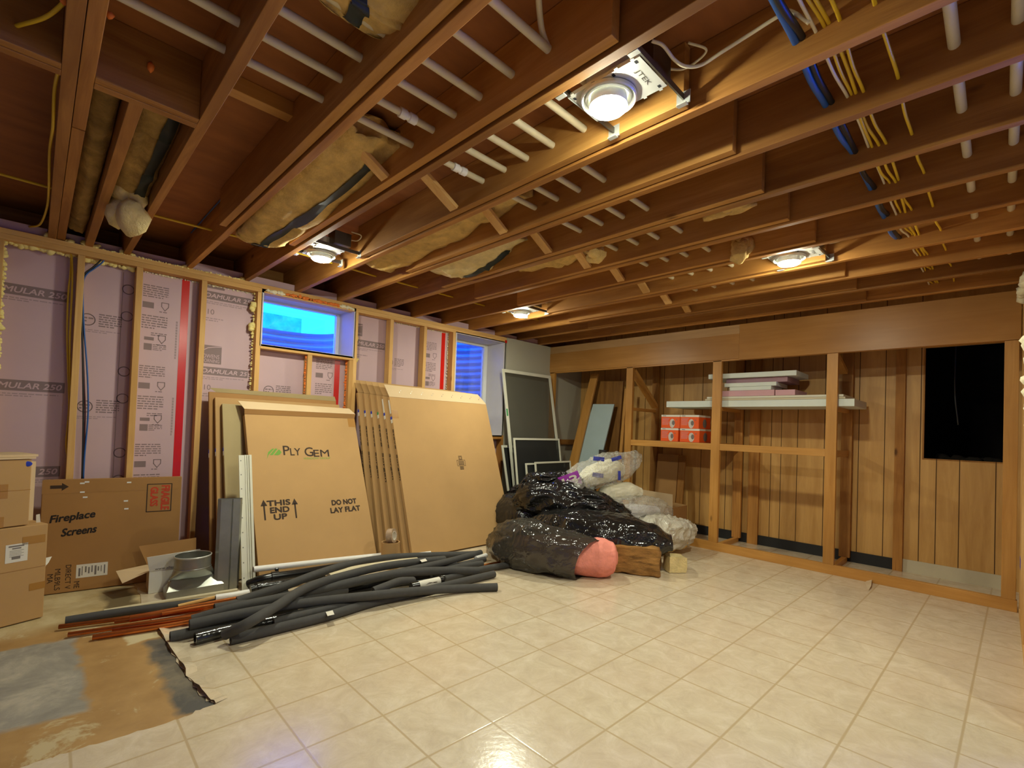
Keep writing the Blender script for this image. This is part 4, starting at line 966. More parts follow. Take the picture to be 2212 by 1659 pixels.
# ---- galvanised boot
a = W(359, 1299, z=0); b = W(472, 1279, z=0); d = (b-a); wd = d.length+.03; u = d.normalized()
F = Fr(a, u, (0, 0, 1)); dp = .14
r = thing('duct_boot', F.p(wd/2, 0, -dp/2), 'shiny galvanised duct boot with a round collar on top', 'duct')
bm_ = MB(); n = 40; cc = F.p(wd*.46, 0, -dp*.55); R = .107
def rect_pt(t):
    pr_ = [(0, 0), (wd, 0), (wd, -dp), (0, -dp)]; t = (t % 1)*4; i = int(t); f = t-i; p, q2 = pr_[i], pr_[(i+1) % 4]; return (p[0]+(q2[0]-p[0])*f, p[1]+(q2[1]-p[1])*f)
def boot(uu, vv):
    x, w = rect_pt(vv); ang = math.atan2(w+dp*.55, x-wd*.46)
    aa = -math.pi*.75+vv*2*math.pi; cx2, cw = wd*.46+R*math.cos(aa), -dp*.55+R*math.sin(aa)
    if uu < .25: return F.p(x, uu/.25*.055, w)
    if uu < .75:
        f = (uu-.25)/.5; return F.p(x+(cx2-x)*f, .055+.125*f, w+(cw-w)*f)
    f = (uu-.75)/.25; return F.p(cx2, .18+.085*f, cw)
bm_.grid(boot, 24, 64, True); bm_.build('boot_body', M['galv'], r, auto=28)
MB().lathe(F.p(wd*.46, 0, -dp*.55), (0, 0, 1), [(R+.001, .255), (R+.004, .26), (R+.001, .266), (R-.003, .262)], 48).build('rolled_rim', M['steel'], r, smooth=True)
MB().lathe(F.p(wd*.46, 0, -dp*.55), (0, 0, 1), [(R+.001, .178), (R+.004, .183), (R+.001, .188)], 48).build('collar_bead', M['galv'], r, smooth=True)

# ---- upright wall-stack duct
p = W(486, 1274, z=0); F = lean_frame((p.x-.068, p.y+.01, .002), math.radians(3), -.25)
r = thing('wall_stack_duct', p, 'upright length of galvanised duct standing left of the white trim', 'duct')
mb = MB(); prof = [(0, 0), (.02, .012), (.085, .012), (.09, .006), (.095, .012), (.138, .010), (.15, -.02), (.15, -.07), (.0, -.07)]
ht = .63
for (a, b), (c, d) in zip(prof, prof[1:]+[prof[0]]): mb.face([F.p(a, 0, b), F.p(c, 0, d), F.p(c, ht, d), F.p(a, ht, b)])
mb.build('duct_shell', M['galv'], r, solid=.0012)
# ---- ribbed white trim leaning on the leaf-logo carton
p = W(523, 1277, z=0.0); pt = W(500, 984, y=4.0)
F = Fr((p.x, p.y, .001), (1, -.05, 0), pt-V((p.x, p.y, .001))); L = (pt-V((p.x, p.y, 0))).length
r = thing('trim_strip', p, 'white ribbed trim strip with nail holes leaning at the left edge of the leaf-logo carton', 'trim')
MB().prism(F, [(0, 0), (.04, 0), (.085, 0), (.085, L), (0, L)], -.010, 0).fbox(F, .040, .048, 0, L, 0, .005).fbox(F, .054, .060, 0, L, 0, .008).fbox(F, .068, .085, 0, L, 0, .011).build('trim_body', M['screen_frame'], r, bevel=.001)
nh = MB()
for k in range(9): nh.quad(F, .010, .017, .08+k*L/9.2, .088+k*L/9.2, .0008)
nh.build('nail_holes', M['steel_d'], r)
# ---- tape roll on a cardboard tube between the two carton groups
p = W(845, 1197, z=0); p = V((2.175, 3.60, 0)); hz = .215
r = thing('cardboard_tube', p, 'stubby cardboard tube standing between the two carton groups', 'tube')
MB().lathe(p, (0, 0, 1), [(.075, .0), (.075, hz), (.068, hz), (.068, .0)], 32).build('tube_wall', M['card'], r, auto=40)
c = p+V((0, -.01, hz+.052)); ax = V((.55, -.8, .12)).normalized()
r = thing('tape_roll', c, 'roll of clear packing tape balanced on the cardboard tube', 'tape')
MB().lathe(c-ax*.025, ax, [(.060, 0), (.060, .05), (.038, .05), (.038, 0), (.060, 0)], 32).build('tape_winding', M['steel_d'] if False else mat('smoky_tape', srgb(176, 150, 124), .12, var=.35, scale=40, spec=.7), r, auto=40)
MB().lathe(c-ax*.026, ax, [(.038, 0), (.038, .052), (.034, .052), (.034, 0), (.038, 0)], 32).build('paper_core', M['paper'], r, auto=40)
# ================================================================ pile of pipe insulation, copper and pipes
def run(name, lab, pts, r, m, cat, inner=None, grp=None, n=8, seg=14, bore=None):
    P = bez([W(px, py, z=z) for px, py, z in pts], n)
    if inner:
        rt = thing(name, P[0], lab, cat, grp)
        MB().tube(P, r, seg, inner=inner).build('tube_wall', m, rt, auto=45)
        return rt
    return tag(MB().tube(P, r, seg).build(name, m, None, auto=45), lab, cat, grp)
G1 = 'dark foam pipe insulation tubes in the pile'; T = M['tube']; R = .0275
tubes = [
 ('front tube of the pile with a small white price sticker, lying on the tiles', [(498, 1381, .03), (600, 1357, .03), (713, 1329, .03), (810, 1300, .03), (900, 1280, .03), (975, 1262, .03), (1067, 1240, .03)], .0285),
 ('tube along the front of the pile whose right end reaches farthest right', [(409, 1350, .075), (512, 1328, .08), (632, 1307, .085), (718, 1296, .085), (808, 1286, .085), (899, 1277, .06), (1000, 1271, .032), (1074, 1268, .03)], .029),
 ('tube crossing diagonally over the middle of the pile', [(486, 1371, .05), (538, 1345, .12), (598, 1309, .14), (666, 1268, .145), (754, 1241, .14), (827, 1224, .13), (899, 1214, .11), (960, 1208, .09)], .0285),
 ('long tube arching over the back of the pile, beginning at the copper ends', [(512, 1299, .07), (615, 1266, .11), (684, 1240, .13), (754, 1219, .13), (827, 1206, .12), (899, 1201, .10), (1000, 1198, .07), (1035, 1196, .06)], .028),
 ('tube rising to the right edge of the pile under the big smoky bag', [(414, 1339, .06), (512, 1311, .09), (598, 1293, .09), (700, 1272, .10), (772, 1254, .10), (881, 1232, .10), (971, 1212, .09), (1038, 1194, .07)], .027),
 ('tube ending in a clean cut at the right, above the white-labelled cylinder', [(640, 1286, .05), (700, 1274, .08), (736, 1264, .10), (808, 1248, .11), (881, 1237, .10), (953, 1233, .08), (1033, 1233, .05)], .031),
 ('short visible tube with its cut end pointing at the big plain carton', [(860, 1249, .05), (926, 1230, .05), (985, 1218, .055)], .026),
 ('tube end just below the one pointing at the big plain carton', [(930, 1241, .04), (982, 1227, .04), (1042, 1217, .04)], .026),
 ('tube end beside the white scrap under the bag tail', [(960, 1229, .035), (1025, 1213, .04), (1048, 1208, .045)], .024),
 ('tube lying on the tiles and disappearing under the smoky bag', [(960, 1251, .03), (1036, 1231, .03), (1085, 1222, .03), (1130, 1214, .03)], .026),
 ('short curved tube in the middle of the pile with its end bent down', [(806, 1277, .10), (832, 1267, .11), (862, 1256, .10), (892, 1254, .06)], .027),
 ('stub of tube in the left middle of the pile beneath the diagonal one', [(630, 1300, .06), (700, 1285, .06), (749, 1274, .06)], .028),
 ('leftmost tube end on the bare floor, under the others', [(367, 1376, .03), (417, 1365, .03), (520, 1340, .03), (640, 1312, .03)], .0275),
 ('cut tube end resting on the copper pipes', [(463, 1314, .06), (512, 1304, .06), (620, 1280, .06)], .027),
 ('slim grey tube lying behind the copper pipes', [(141, 1341, .025), (240, 1325, .025), (330, 1313, .025), (463, 1296, .025), (520, 1287, .025)], .023),
 ('tube low in the shadow behind the front tube', [(590, 1345, .04), (700, 1318, .04), (800, 1296, .04)], .026),
 ('tube deep in the middle of the pile', [(640, 1287, .03), (760, 1268, .04), (860, 1250, .04), (960, 1234, .03)], .027),
]
for lab, pts, rr in tubes: run('foam_tube', lab, pts, rr, T, 'pipe insulation', .010, G1)
w = run('foam_tube', 'black tube wrapped in shiny plastic film at the front left of the pile', [(421, 1380, .032), (512, 1357, .032), (598, 1340, .035), (700, 1316, .04)], .032, M['wrapped'], 'pipe insulation', .02)
run('foam_tube', 'white hollow foam tube in the back of the pile', [(711, 1247, .12), (740, 1238, .125), (772, 1229, .13), (854, 1216, .12), (900, 1211, .10)], .026, M['pipe_cream'], 'pipe insulation', .010)
# stickers
def sticker(px, py, z, wpx, hpx, lab):
    a, b, c, d = [W(px+sx*wpx/2+sy*2, py+sy*hpx/2-sx*wpx*.12, z=z) for sx, sy in ((-1, 1), (1, 1), (1, -1), (-1, -1))]
    return MB().face([a, b, c, d])
root = [o for o in bpy.data.objects if o.get('label') == tubes[0][0]][0]
sticker(713, 1324.5, .0605, 15, 9, '').build('price_sticker', M['paper'], root)
root = [o for o in bpy.data.objects if o.get('label') == tubes[2][0]][0]
sticker(915, 1210.5, .135, 12, 5, '').build('price_sticker', M['paper'], root)
# pipes
run('plastic_pipe', 'white plastic pipe lying along the foot of the leaf-logo carton', [(547, 1230, .150), (690, 1214, .125), (830, 1199, .10)], .021, M['pvc'], 'pipe', .017)
run('plastic_pipe', 'white pipe end peeping out below the big plain carton', [(860, 1203, .06), (930, 1194.5, .06)], .017, M['pvc'], 'pipe')
run('plastic_pipe', 'short white plastic pipe beside the black clip fitting', [(466, 1291, .045), (500, 1286, .045), (538, 1279, .045)], .020, M['pvc'], 'pipe', .016)
run('plastic_pipe', 'thin cream tubing lying behind the copper, ending in a cap', [(225, 1320, .012), (319, 1305, .014), (420, 1289, .02), (513, 1274, .03)], .011, M['pipe_cream'], 'pipe')
run('dowel', 'pale wooden dowel pointing at the short white pipe', [(385, 1309, .03), (464, 1290, .05)], .010, M['stud_x'], 'dowel')
run('plastic_pipe', 'small white pipe bit under the tail of the smoky bag', [(1028, 1207, .05), (1050, 1200, .05)], .022, M['pvc'], 'pipe')
G2 = 'copper pipes beside the foam tubes'
for lab, pts, rr, m in (
 ('longest copper pipe, farthest back, with a dull end at the left', [(127, 1354, .018), (277, 1334, .02), (400, 1312, .03), (518, 1291, .045)], .012, 'copper_d'),
 ('bright copper pipe whose end is nearest the grey concrete patch', [(147, 1371, .014), (243, 1357, .016), (330, 1344, .02), (440, 1326, .03)], .013, 'copper'),
 ('front copper pipe with a dented open end', [(200, 1377, .014), (333, 1356, .016), (406, 1343, .02), (480, 1329, .03)], .014, 'copper'),
 ('thick copper pipe in the middle of the copper bunch', [(281, 1337, .045), (380, 1322, .05), (470, 1308, .055)], .019, 'copper'),
 ('short copper pipe tucked below the thick one', [(248, 1344, .02), (340, 1332, .025), (470, 1314, .03)], .010, 'copper_d'),
 ('copper pipe starting at the bright sheen above the front one', [(243, 1358, .03), (320, 1347, .035), (420, 1332, .04)], .014, 'copper'),
 ('copper pipe with a shining tip next to the cut foam tube', [(350, 1326, .06), (430, 1312, .065), (508, 1300, .07)], .011, 'copper')):
    run('copper_pipe', lab, pts, rr, M[m], 'pipe', rr*.8, G2)
run('copper_pipe', 'orange copper pipe showing under the bag tail at the right', [(1030, 1224, .02), (1085, 1214, .02), (1120, 1207, .02)], .012, M['copper'], 'pipe')
# black drain fittings behind the pile
P = [W(px, py, z=z) for px, py, z in ((537, 1262, .05), (560, 1253, .08), (585, 1247, .09), (640, 1239, .09), (720, 1226, .09), (760, 1219, .08))]
r = thing('drain_pipe', P[0], 'glossy black drain pipe with a coupling behind the foam tubes', 'pipe')
MB().tube(bez(P, 6), .030, 16).build('pipe_run', M['abs'], r, auto=45)
d = (P[3]-P[2]).normalized(); MB().lathe(P[2], d, [(.030, 0), (.038, .003), (.038, .05), (.030, .053)], 24).build('pipe_coupling', M['abs'], r, auto=45)
MB().blob(W(598, 1230, z=.13), .016, 3, 1, .2).build('coupling_lug', M['abs'], r)
P = [W(px, py, z=z) for px, py, z in ((545, 1272, .06), (560, 1268, .065), (632, 1256, .07), (700, 1246, .06))]
r = thing('drain_pipe', P[0], 'smoky clear-wrapped pipe with a black clip at its left end', 'pipe')
MB().tube(P[1:], .024, 16).build('pipe_run', M['wrapped'], r, auto=45)
d = (P[1]-P[0]).normalized(); MB().lathe(P[0], d, [(.0, -.01), (.030, -.01), (.030, .012), (.020, .014), (.020, .03), (.032, .032), (.032, .05), (.022, .055), (.022, .09), (0, .09)], 24).build('clip_fitting', M['abs'], r, auto=45)
a, b = W(888, 1268, z=.05), W(956, 1253, z=.05)
r = thing('labelled_cylinder', a, 'dark cylinder with a white label lying among the foam tubes', 'cylinder')
MB().tube([a, b], .029, 18).build('cylinder_body', M['abs'], r, auto=45)
MB().tube([a.lerp(b, .22), a.lerp(b, .88)], .0297, 18, caps=False).build('white_label', M['paper'], r, auto=45)
G = Fr(a, b-a, V((0, 0, 1))); lp = MB(); L = (b-a).length
for k in range(3): lp.stroke(G, [(L*.4+.01*k, .004+.006*k), (L*.6, .010), (L*.75, .0+.005*k)], .002, .0300)
lp.build('label_print', M['ink'], r)
run('dark_strip', 'black plastic strip in the shade of the pile', [(690, 1291, .02), (800, 1272, .02), (980, 1243, .02)], .016, M['abs'], 'strip')
# ================================================================ heap of bags in the far corner
def bag(name, lab, path, m, seed, cat='bag', amp=.13, seg=72, nl=84, mouth=False, flatten=.004, crease=1.0, parent=None, part=None, cut=0, phase=.5):
    """path: (x,y,z, r_side, r_up); lofted crumpled sack"""
    C = bez([p[:3] for p in path], 12); n = len(C)
    def rad(t):
        s = t*(len(path)-1); i = min(int(s), len(path)-2); f = s-i; f = f*f*(3-2*f); return path[i][3]+(path[i+1][3]-path[i][3])*f, path[i][4]+(path[i+1][4]-path[i][4])*f
    def fn(u, v):
        uc = u*(1-cut*(.5+.5*math.sin(2*math.pi*v+phase))); s = uc*(n-1); i = min(int(s), n-2); p = C[i].lerp(C[i+1], s-i); d = (C[min(i+2, n-1)]-C[max(i-1, 0)]).normalized()
        sd = d.cross(V((0, 0, 1))); sd = (sd if sd.length > 1e-3 else V((1, 0, 0))).normalized(); up = sd.cross(d)
        ra, ru = rad(uc); a = 2*math.pi*v; ca, sa = math.cos(a), math.sin(a)
        se = lambda x: math.copysign(abs(x)**.85, x)
        q = V((ca*1.6+seed*3.1, sa*1.6, u*4.5))
        rg = lambda w: (1-min(1, 3.2*abs(mnoise.noise(w))))**2
        k = 1+amp*mnoise.noise(q)+amp*crease*.55*(rg(q*1.3+V((5, 1, 2)))-.3)+amp*.26*crease*(rg(V((ca*3+seed, sa*3, u*5)))-.3)+amp*.07*crease*(rg(V((ca*7+seed, sa*7, u*16)))-.3)
        r = p+sd*se(ca)*ra*k+up*se(sa)*ru*k
        if r.z < flatten: r.z = flatten+.004*mnoise.noise(r*9)
        return r
    mb = MB(); _, g = mb.grid(fn, nl, seg, True)
    ends = [(0, C[0])] + ([] if mouth else [(-1, C[-1])])
    for idx, c in ends:
        v = mb.bm.verts.new(c)
        for j in range(seg): mb.bm.faces.new([v, g[idx][j], g[idx][(j+1) % seg]])
    if parent is not None: return mb.build(part or name, m, parent, smooth=True)
    r = thing(name, C[n//2]-V((0, 0, C[n//2].z)), lab, cat)
    mb.build(part or 'bag_film', m, r, smooth=True); r['_fn'] = 0
    del r['_fn']; return r
# back left black bag
bag('rubbish_bag', 'black plastic bag standing behind the right edge of the big plain carton', [(3.85, 4.1, .06, .10, .10), (3.78, 3.9, .22, .24, .22), (3.82, 3.62, .24, .28, .24), (3.95, 3.38, .16, .22, .16), (4.02, 3.25, .08, .08, .08)], M['bag_black'], 3)
r = bag('rubbish_bag', 'small black bag knot with a red drawstring at the top left of the heap', [(3.95, 4.0, .42, .05, .05), (4.0, 3.85, .46, .15, .10), (4.1, 3.7, .47, .16, .09), (4.25, 3.6, .5, .06, .05)], M['bag_black'], 5, amp=.3)
MB().tube(bez([W(1117, 1052, y=3.72), W(1128, 1048, y=3.66), W(1136, 1053, y=3.7)], 6), .012, 8).build('drawstring', M['red_tape'], r, smooth=True)
r = bag('rubbish_bag', 'crumpled black plastic bag lying on top of the heap', [(3.62, 3.55, .42, .10, .08), (3.70, 3.38, .50, .22, .17), (3.86, 3.14, .50, .25, .19), (4.05, 2.9, .47, .20, .14), (4.22, 2.72, .42, .13, .08), (4.30, 2.62, .38, .05, .04)], M['bag_black'], 7, amp=.20, crease=1.6)
bag('bag', None, [(3.62, 3.52, .56, .06, .05), (3.70, 3.42, .66, .11, .08), (3.80, 3.26, .70, .12, .07), (3.95, 3.1, .70, .10, .06), (4.08, 2.98, .69, .03, .03)], M['bag_black'], 17, amp=.3, crease=1.8, parent=r, part='twisted_neck')
# middle bag holding the brown batt
r = bag('rubbish_bag', 'dark plastic bag in the middle of the heap, open over a brown batt', [(3.58, 3.35, .16, .12, .14), (3.63, 3.05, .22, .25, .22), (3.72, 2.72, .24, .29, .235), (3.85, 2.42, .24, .27, .225), (3.99, 2.20, .24, .22, .15), (4.08, 2.06, .245, .16, .06)], M['bag_black'], 11, amp=.10, mouth=True, crease=1.3)
c0 = V((3.80, 2.31, .004)); ax = V((.45, -.89, 0)).normalized(); sd = V((ax.y, -ax.x, 0))
F = Fr(c0-ax*.30-V((.165, .083, 0)), ax, V((.89, .45, 0)))
def slab(F, L, wd, ht, seed, amp=.02, n=16):
    mb = MB(); bm2 = bmesh.new(); bmesh.ops.create_cube(bm2, size=1); bmesh.ops.subdivide_edges(bm2, edges=bm2.edges[:], cuts=n, use_grid_fill=True); mp_ = {}
    for v in bm2.verts:
        u, w, t = (v.co.x+.5)*L, (v.co.y+.5)*wd, (v.co.z+.5)*ht
        o = V((u*9+seed*4, w*9, t*9)); du, dw, dt = (mnoise.noise(o), mnoise.noise(o+V((9, 0, 0))), mnoise.noise(o+V((0, 9, 0))))
        e = 1 if (abs(v.co.x) > .45) else .5
        mp_[v.index] = mb.bm.verts.new(F.p(u+du*amp*e*1.5, w+dw*amp, max(t+dt*amp, .002)))
    for f in bm2.faces: mb.bm.faces.new([mp_[v.index] for v in f.verts])
    bm2.free(); return mb
o = slab(F, .56, .37, .235, 2, .022).build('fibreglass_batt', M['fiber_brown'], None, smooth=True); tag(o, 'thick brown fibreglass batt sticking out of the middle bag', 'insulation')
# front smoky bag with the pink roll
r = bag('plastic_bag', 'smoky see-through plastic bag at the front of the heap holding a pink roll', [(3.30, 3.60, .03, .03, .025), (3.22, 3.44, .07, .07, .06), (3.12, 3.24, .14, .13, .13), (3.06, 3.02, .195, .18, .20), (3.09, 2.82, .20, .20, .205), (3.18, 2.62, .185, .21, .19), (3.29, 2.44, .165, .195, .175), (3.40, 2.29, .14, .17, .145)], M['bag_smoke'], 13, amp=.13, mouth=True, crease=1.5, cut=.17, phase=1.9)
def rollm(path, m, seed, amp=.1): return bag('roll', None, path, m, seed, amp=amp, parent=None)
pk = bag('fibreglass_roll', 'pink fibreglass roll bulging out of the smoky bag', [(3.07, 2.98, .17, .10, .10), (3.18, 2.68, .165, .155, .15), (3.31, 2.48, .155, .155, .15), (3.41, 2.35, .155, .16, .152), (3.475, 2.27, .16, .13, .125), (3.50, 2.24, .16, .05, .05)], M['fiber_pink'], 15, 'insulation', amp=.10, crease=.6, part='roll_body')
# pale block
p = W(1452, 1240, z=0); F = Fr((3.965, 2.01, .002), (.78, -.62, 0), (.62, .78, 0))
tag(slab(F, .15, .13, .135, 7, .008, 10).build('foam_block', M['fiber_pale'], None, smooth=False), 'small pale yellow insulation block on the floor right of the brown batt', 'insulation')
# clear bag with white wadding
def clearbag(lab, path, m, seed, fill, fm, prints=()):
    r = bag('plastic_bag', lab, path, m, seed, amp=.16, crease=1.5)
    bag('wad', None, fill, fm, seed+1, amp=.12, parent=r, part='white_wadding')
    return r
cpath = [(3.72, 3.08, .57, .05, .07), (3.90, 3.06, .645, .15, .12), (4.12, 3.02, .74, .17, .14), (4.35, 2.97, .80, .18, .16), (4.56, 2.93, .84, .16, .14), (4.72, 2.90, .88, .12, .10), (4.84, 2.88, .94, .07, .07)]
r = clearbag('clear plastic bag with white wadding and blue and purple print on top of the heap', cpath, M['bag_clear'], 21, [(4.02, 3.04, .68, .08, .07), (4.2, 3.0, .74, .12, .11), (4.42, 2.96, .79, .13, .12), (4.58, 2.94, .80, .08, .08)], M['fiber_white'])
def patch(px, py, wpx, hpx, rot, m, name, parent, xx, txt=None, tm=None):
    c = W(px, py, x=xx); k = (c-V((0, 0, CAMH))).dot(FW)/FPX; F = Fr(c-FW*.02, RT*math.cos(rot)+UP*math.sin(rot), UP*math.cos(rot)-RT*math.sin(rot))
    mb = MB(); n = 8
    def fn(u, v):
        x, y = (u-.5)*wpx*k, (v-.5)*hpx*k; return F.p(x, y, -.9*(x*x+y*y*1.5)+.006*mnoise.noise(V((u*4, v*4, px))))
    mb.grid(fn, n, n)
    o = mb.build(name, m, parent, smooth=True)
    if txt: MB().text(F, txt, 0, 0, width=wpx*k*.7, h=hpx*k*.62, w=.006, bold=.003).build('print_number', tm, o)
    return o
patch(1231, 1038, 46, 30, .35, M['purple_ink'], 'purple_print', r, 3.83, '13', M['paper'])
patch(1293, 991, 24, 9, -.1, M['blue_ink'], 'blue_print', r, 4.17); patch(1331, 990, 22, 8, .3, M['blue_ink'], 'blue_print', r, 4.33)
patch(1291, 1026, 24, 9, -.15, M['blue_ink'], 'blue_print', r, 4.12); patch(1337, 1027, 6, 20, 0, M['blue_ink'], 'blue_print', r, 4.35)
wr_ = bag('wadding_roll', 'white wadding roll just below the printed clear bag', [(4.22, 2.92, .50, .06, .05), (4.35, 2.90, .56, .11, .09), (4.55, 2.82, .58, .11, .09), (4.70, 2.75, .56, .06, .05)], M['fiber_white'], 25, 'insulation', part='roll_body')
clearbag('clear bag with purple glare squashed under the white roll', [(4.02, 2.85, .40, .05, .05), (4.2, 2.8, .42, .14, .10), (4.45, 2.70, .42, .18, .12), (4.72, 2.6, .40, .16, .13), (4.92, 2.52, .33, .06, .08)], M['bag_clear'], 27, [(4.2, 2.8, .38, .08, .06), (4.5, 2.68, .38, .12, .08), (4.75, 2.58, .36, .07, .07)], M['jamb'])
bag('plastic_bag', 'dark filled bag under the clear bags at the back of the heap', [(4.0, 3.0, .18, .15, .16), (4.25, 2.85, .22, .25, .21), (4.55, 2.72, .2, .25, .2), (4.85, 2.6, .15, .12, .14)], M['bag_black'], 29)
MB_ = MB().face([W(1322, 1098, x=4.5), W(1352, 1088, x=4.55), W(1350, 1094, x=4.5), W(1328, 1104, x=4.45)])
tag(MB_.build('red_wrapper', M['red_tape'], None, solid=.004), 'sliver of red wrapper between the clear bag and the dark bag', 'wrapper')
clearbag('milky white bag with a tan roll at the right end of the heap', [(4.30, 2.52, .20, .10, .12), (4.42, 2.46, .21, .2, .17), (4.62, 2.38, .22, .22, .17), (4.80, 2.30, .21, .15, .13), (4.93, 2.24, .22, .05, .06)], M['bag_white'], 31, [(4.4, 2.46, .16, .12, .12), (4.6, 2.38, .16, .14, .14), (4.76, 2.30, .16, .12, .12)], M['fiber'])
bag('plastic_bag', None, [(4.70, 2.22, .03, .04, .03), (4.72, 2.22, .12, .09, .08), (4.76, 2.20, .22, .07, .06)], M['bag_white'], 33, parent=bpy.data.objects['plastic_bag'], part='loose_film') if False else None
# ================================================================ the built-in cabinet frame and what is in it
r = thing('storage_frame', (XB, 2.2, 0), 'long open wooden cabinet frame with plywood fascia along the right wall', 'cabinet')
posts = [(4.385, 4.468), (3.146, 3.234), (2.084, 2.176), (1.045, 1.131), (-.083, -.006)]
for a, b in posts: MB().box(XB, XB+.04, a, b, .086, 2.0).build('post', M['cab_z'], r, bevel=.002)
MB().box(XB-.002, XB+.04, -.09, 4.468, 0, .086).build('base_rail', M['cab_y'], r, bevel=.002)
for (a0, a1), (b0, b1) in zip(posts[1:4], posts[2:4]): MB().box(XB+.002, XB+.038, b1, a0, 1.052, 1.120).build('middle_rail', M['cab_y'], r, bevel=.002)
MB().box(XB-.012, XB, 1.907, 4.468, 2.005, 2.262).build('left_fascia', M['fascia'], r)
MB().box(XB-.010, XB, 1.907, 4.468, 2.263, 2.356).build('top_strip', M['fascia_light'], r)
MB().box(XB-.014, XB, -.09, 1.905, 1.992, 2.356).build('right_fascia', M['fascia'], r)
MB().box(XB, XB+.04, -.09, 4.468, 1.99, 2.08).build('head_rail', M['cab_y'], r)
for k, y in enumerate((3.19, 2.13, 1.088)):
    MB().box(XB+.04, XP-.05, y-.02, y+.02, 1.045, 1.105).build('side_rail', M['cab_x'], r)
    MB().box(XB+.04, XP-.05, y-.02, y+.02, 1.475, 1.512).build('side_rail', M['cab_x'], r)
    MB().box(XB+.04, XP-.05, y-.02, y+.02, 0, .05).build('floor_rail', M['cab_x'], r)
    MB().box(XP-.09, XP-.05, y-.045, y+.045, .05, 2.3).build('rear_post', M['joist_z'], r)
MB().beam((XB+.06, 3.19, 1.97), (XP-.08, 3.19, 1.55), .04, .085, (0, 1, 0)).build('diagonal_brace', M['cab_x'], r)
MB().beam((XB+.06, 1.08, 1.97), (XB+.40, 1.08, 1.86), .04, .07, (0, 1, 0)).build('diagonal_brace', M['cab_x'], r)
MB().box(XB+.04, XP-.05, 4.40, 4.466, 1.0, 1.07).build('wall_ledger', M['joist_x'], r)
MB().box(XB+.04, XP-.05, 2.15, 3.17, 1.104, 1.120).build('shelf_board', M['cab_y'], r)

# boards on the upper supports
yy = lambda px, x=5.2: W(px, 860, x=x).y
zz = lambda py, px, x=5.2: W(px, py, x=x).z
def board(lab, pxl, pxr, z0, z1, dp, m, x=5.2, yaw=0, grp='boards stored on the upper shelf'):
    y1, y0 = yy(pxl, x), yy(pxr, x); F = Fr((x, y1, z0), (math.sin(yaw), -math.cos(yaw), 0), (0, 0, 1))
    tag(MB().fbox(F, 0, y1-y0, 0, z1-z0, -dp, 0).build('foam_sheet', M[m], None, bevel=.002), lab, 'board', grp)
board('longest white sheet at the bottom of the shelf stack', 1440, 1846, 1.513, 1.580, .55, 'whiteboard_edge')
board('thin cream panel lying on the longest white sheet', 1523, 1826, 1.5815, 1.600, .5, 'base_white')
board('second thin cream panel, under the pink pieces', 1527, 1822, 1.6015, 1.622, .5, 'screen_frame')
board('left pink foam piece near the bottom of the shelf stack', 1557, 1672, 1.6235, 1.682, .4, 'pinkboard')
board('right pink foam piece near the bottom of the shelf stack', 1674.5, 1717, 1.6235, 1.678, .4, 'pinkboard')
board('small white sheet resting on the pink foam', 1575, 1665, 1.6835, 1.722, .35, 'whiteboard_edge', 5.21)
board('white sheet second from the middle, overhanging to the left', 1564, 1675, 1.7235, 1.762, .4, 'whiteboard_edge', 5.2, .03)
board('mauve foam sheet set back below the top white sheet', 1568, 1700, 1.7635, 1.815, .4, 'purpleboard', 5.26)
board('top white sheet of the shelf stack', 1529, 1718, 1.8165, 1.866, .45, 'whiteboard_edge', 5.2, .02)

# orange lamp cartons
def lampbox(lab, pxl, pxr, z0, z1, dp=.30, x=5.2):
    y1, y0 = yy(pxl, x), yy(pxr, x); F = Fr((x, y1, z0), (0, -1, 0), (0, 0, 1)); w, h = y1-y0, z1-z0
    r = thing('orange_carton', F.p(w/2, 0, -dp/2), lab, 'box', 'orange lamp cartons on the middle shelf')
    MB().fbox(F, 0, w, 0, h-.022, -dp, 0).build('carton_body', M['orange'], r, bevel=.002)
    MB().fbox(F, 0, w, h-.022, h, -dp, 0).build('white_top_band', M['paper'], r, bevel=.001)
    q = random.Random(int(pxl)); a = MB()
    a.fpoly(F, [(w*.60+.032*math.cos(t), h*.36+.052*math.sin(t)) for t in [k*2*math.pi/16 for k in range(16)]], .001); a.build('lamp_picture', M['art_grey'], r)
    a = MB()
    a.fpoly(F, [(w*.66+.018*math.cos(t), h*.40+.028*math.sin(t)) for t in [k*2*math.pi/12 for k in range(12)]], .0015)
    for k in range(3): a.quad(F, .02+.008*(k == 0), .06, h-.014+.0*k, h-.009, .001)
    a.quad(F, w*.80, w*.86, h*.60, h*.66, .0012); a.build('dark_print', M['grey_ink'], r)
    a = MB()
    for k in range(6): a.quad(F, .012, w*(.45-.03*(k % 3)), h*.75-.014*k-.004, h*.75-.014*k, .001)
    a.build('pale_text_lines', M['pinkboard'], r)
    G = Fr(F.p(w, 0, 0), -F.n, F.v); MB().fpoly(G, [(dp*.5+.05*math.cos(t), h*.4+.05*math.sin(t)) for t in [k*2*math.pi/16 for k in range(16)]], .001).build('side_picture', M['grey_ink'], r)
lampbox('orange lamp carton, lower left of the four', 1429.5, 1467, 1.1215, 1.272); lampbox('orange lamp carton, lower right of the four', 1471, 1513, 1.1215, 1.272)
lampbox('orange lamp carton, upper left of the four', 1430, 1470, 1.2735, 1.424); lampbox('orange lamp carton, upper right of the four', 1471, 1511, 1.2735, 1.424)

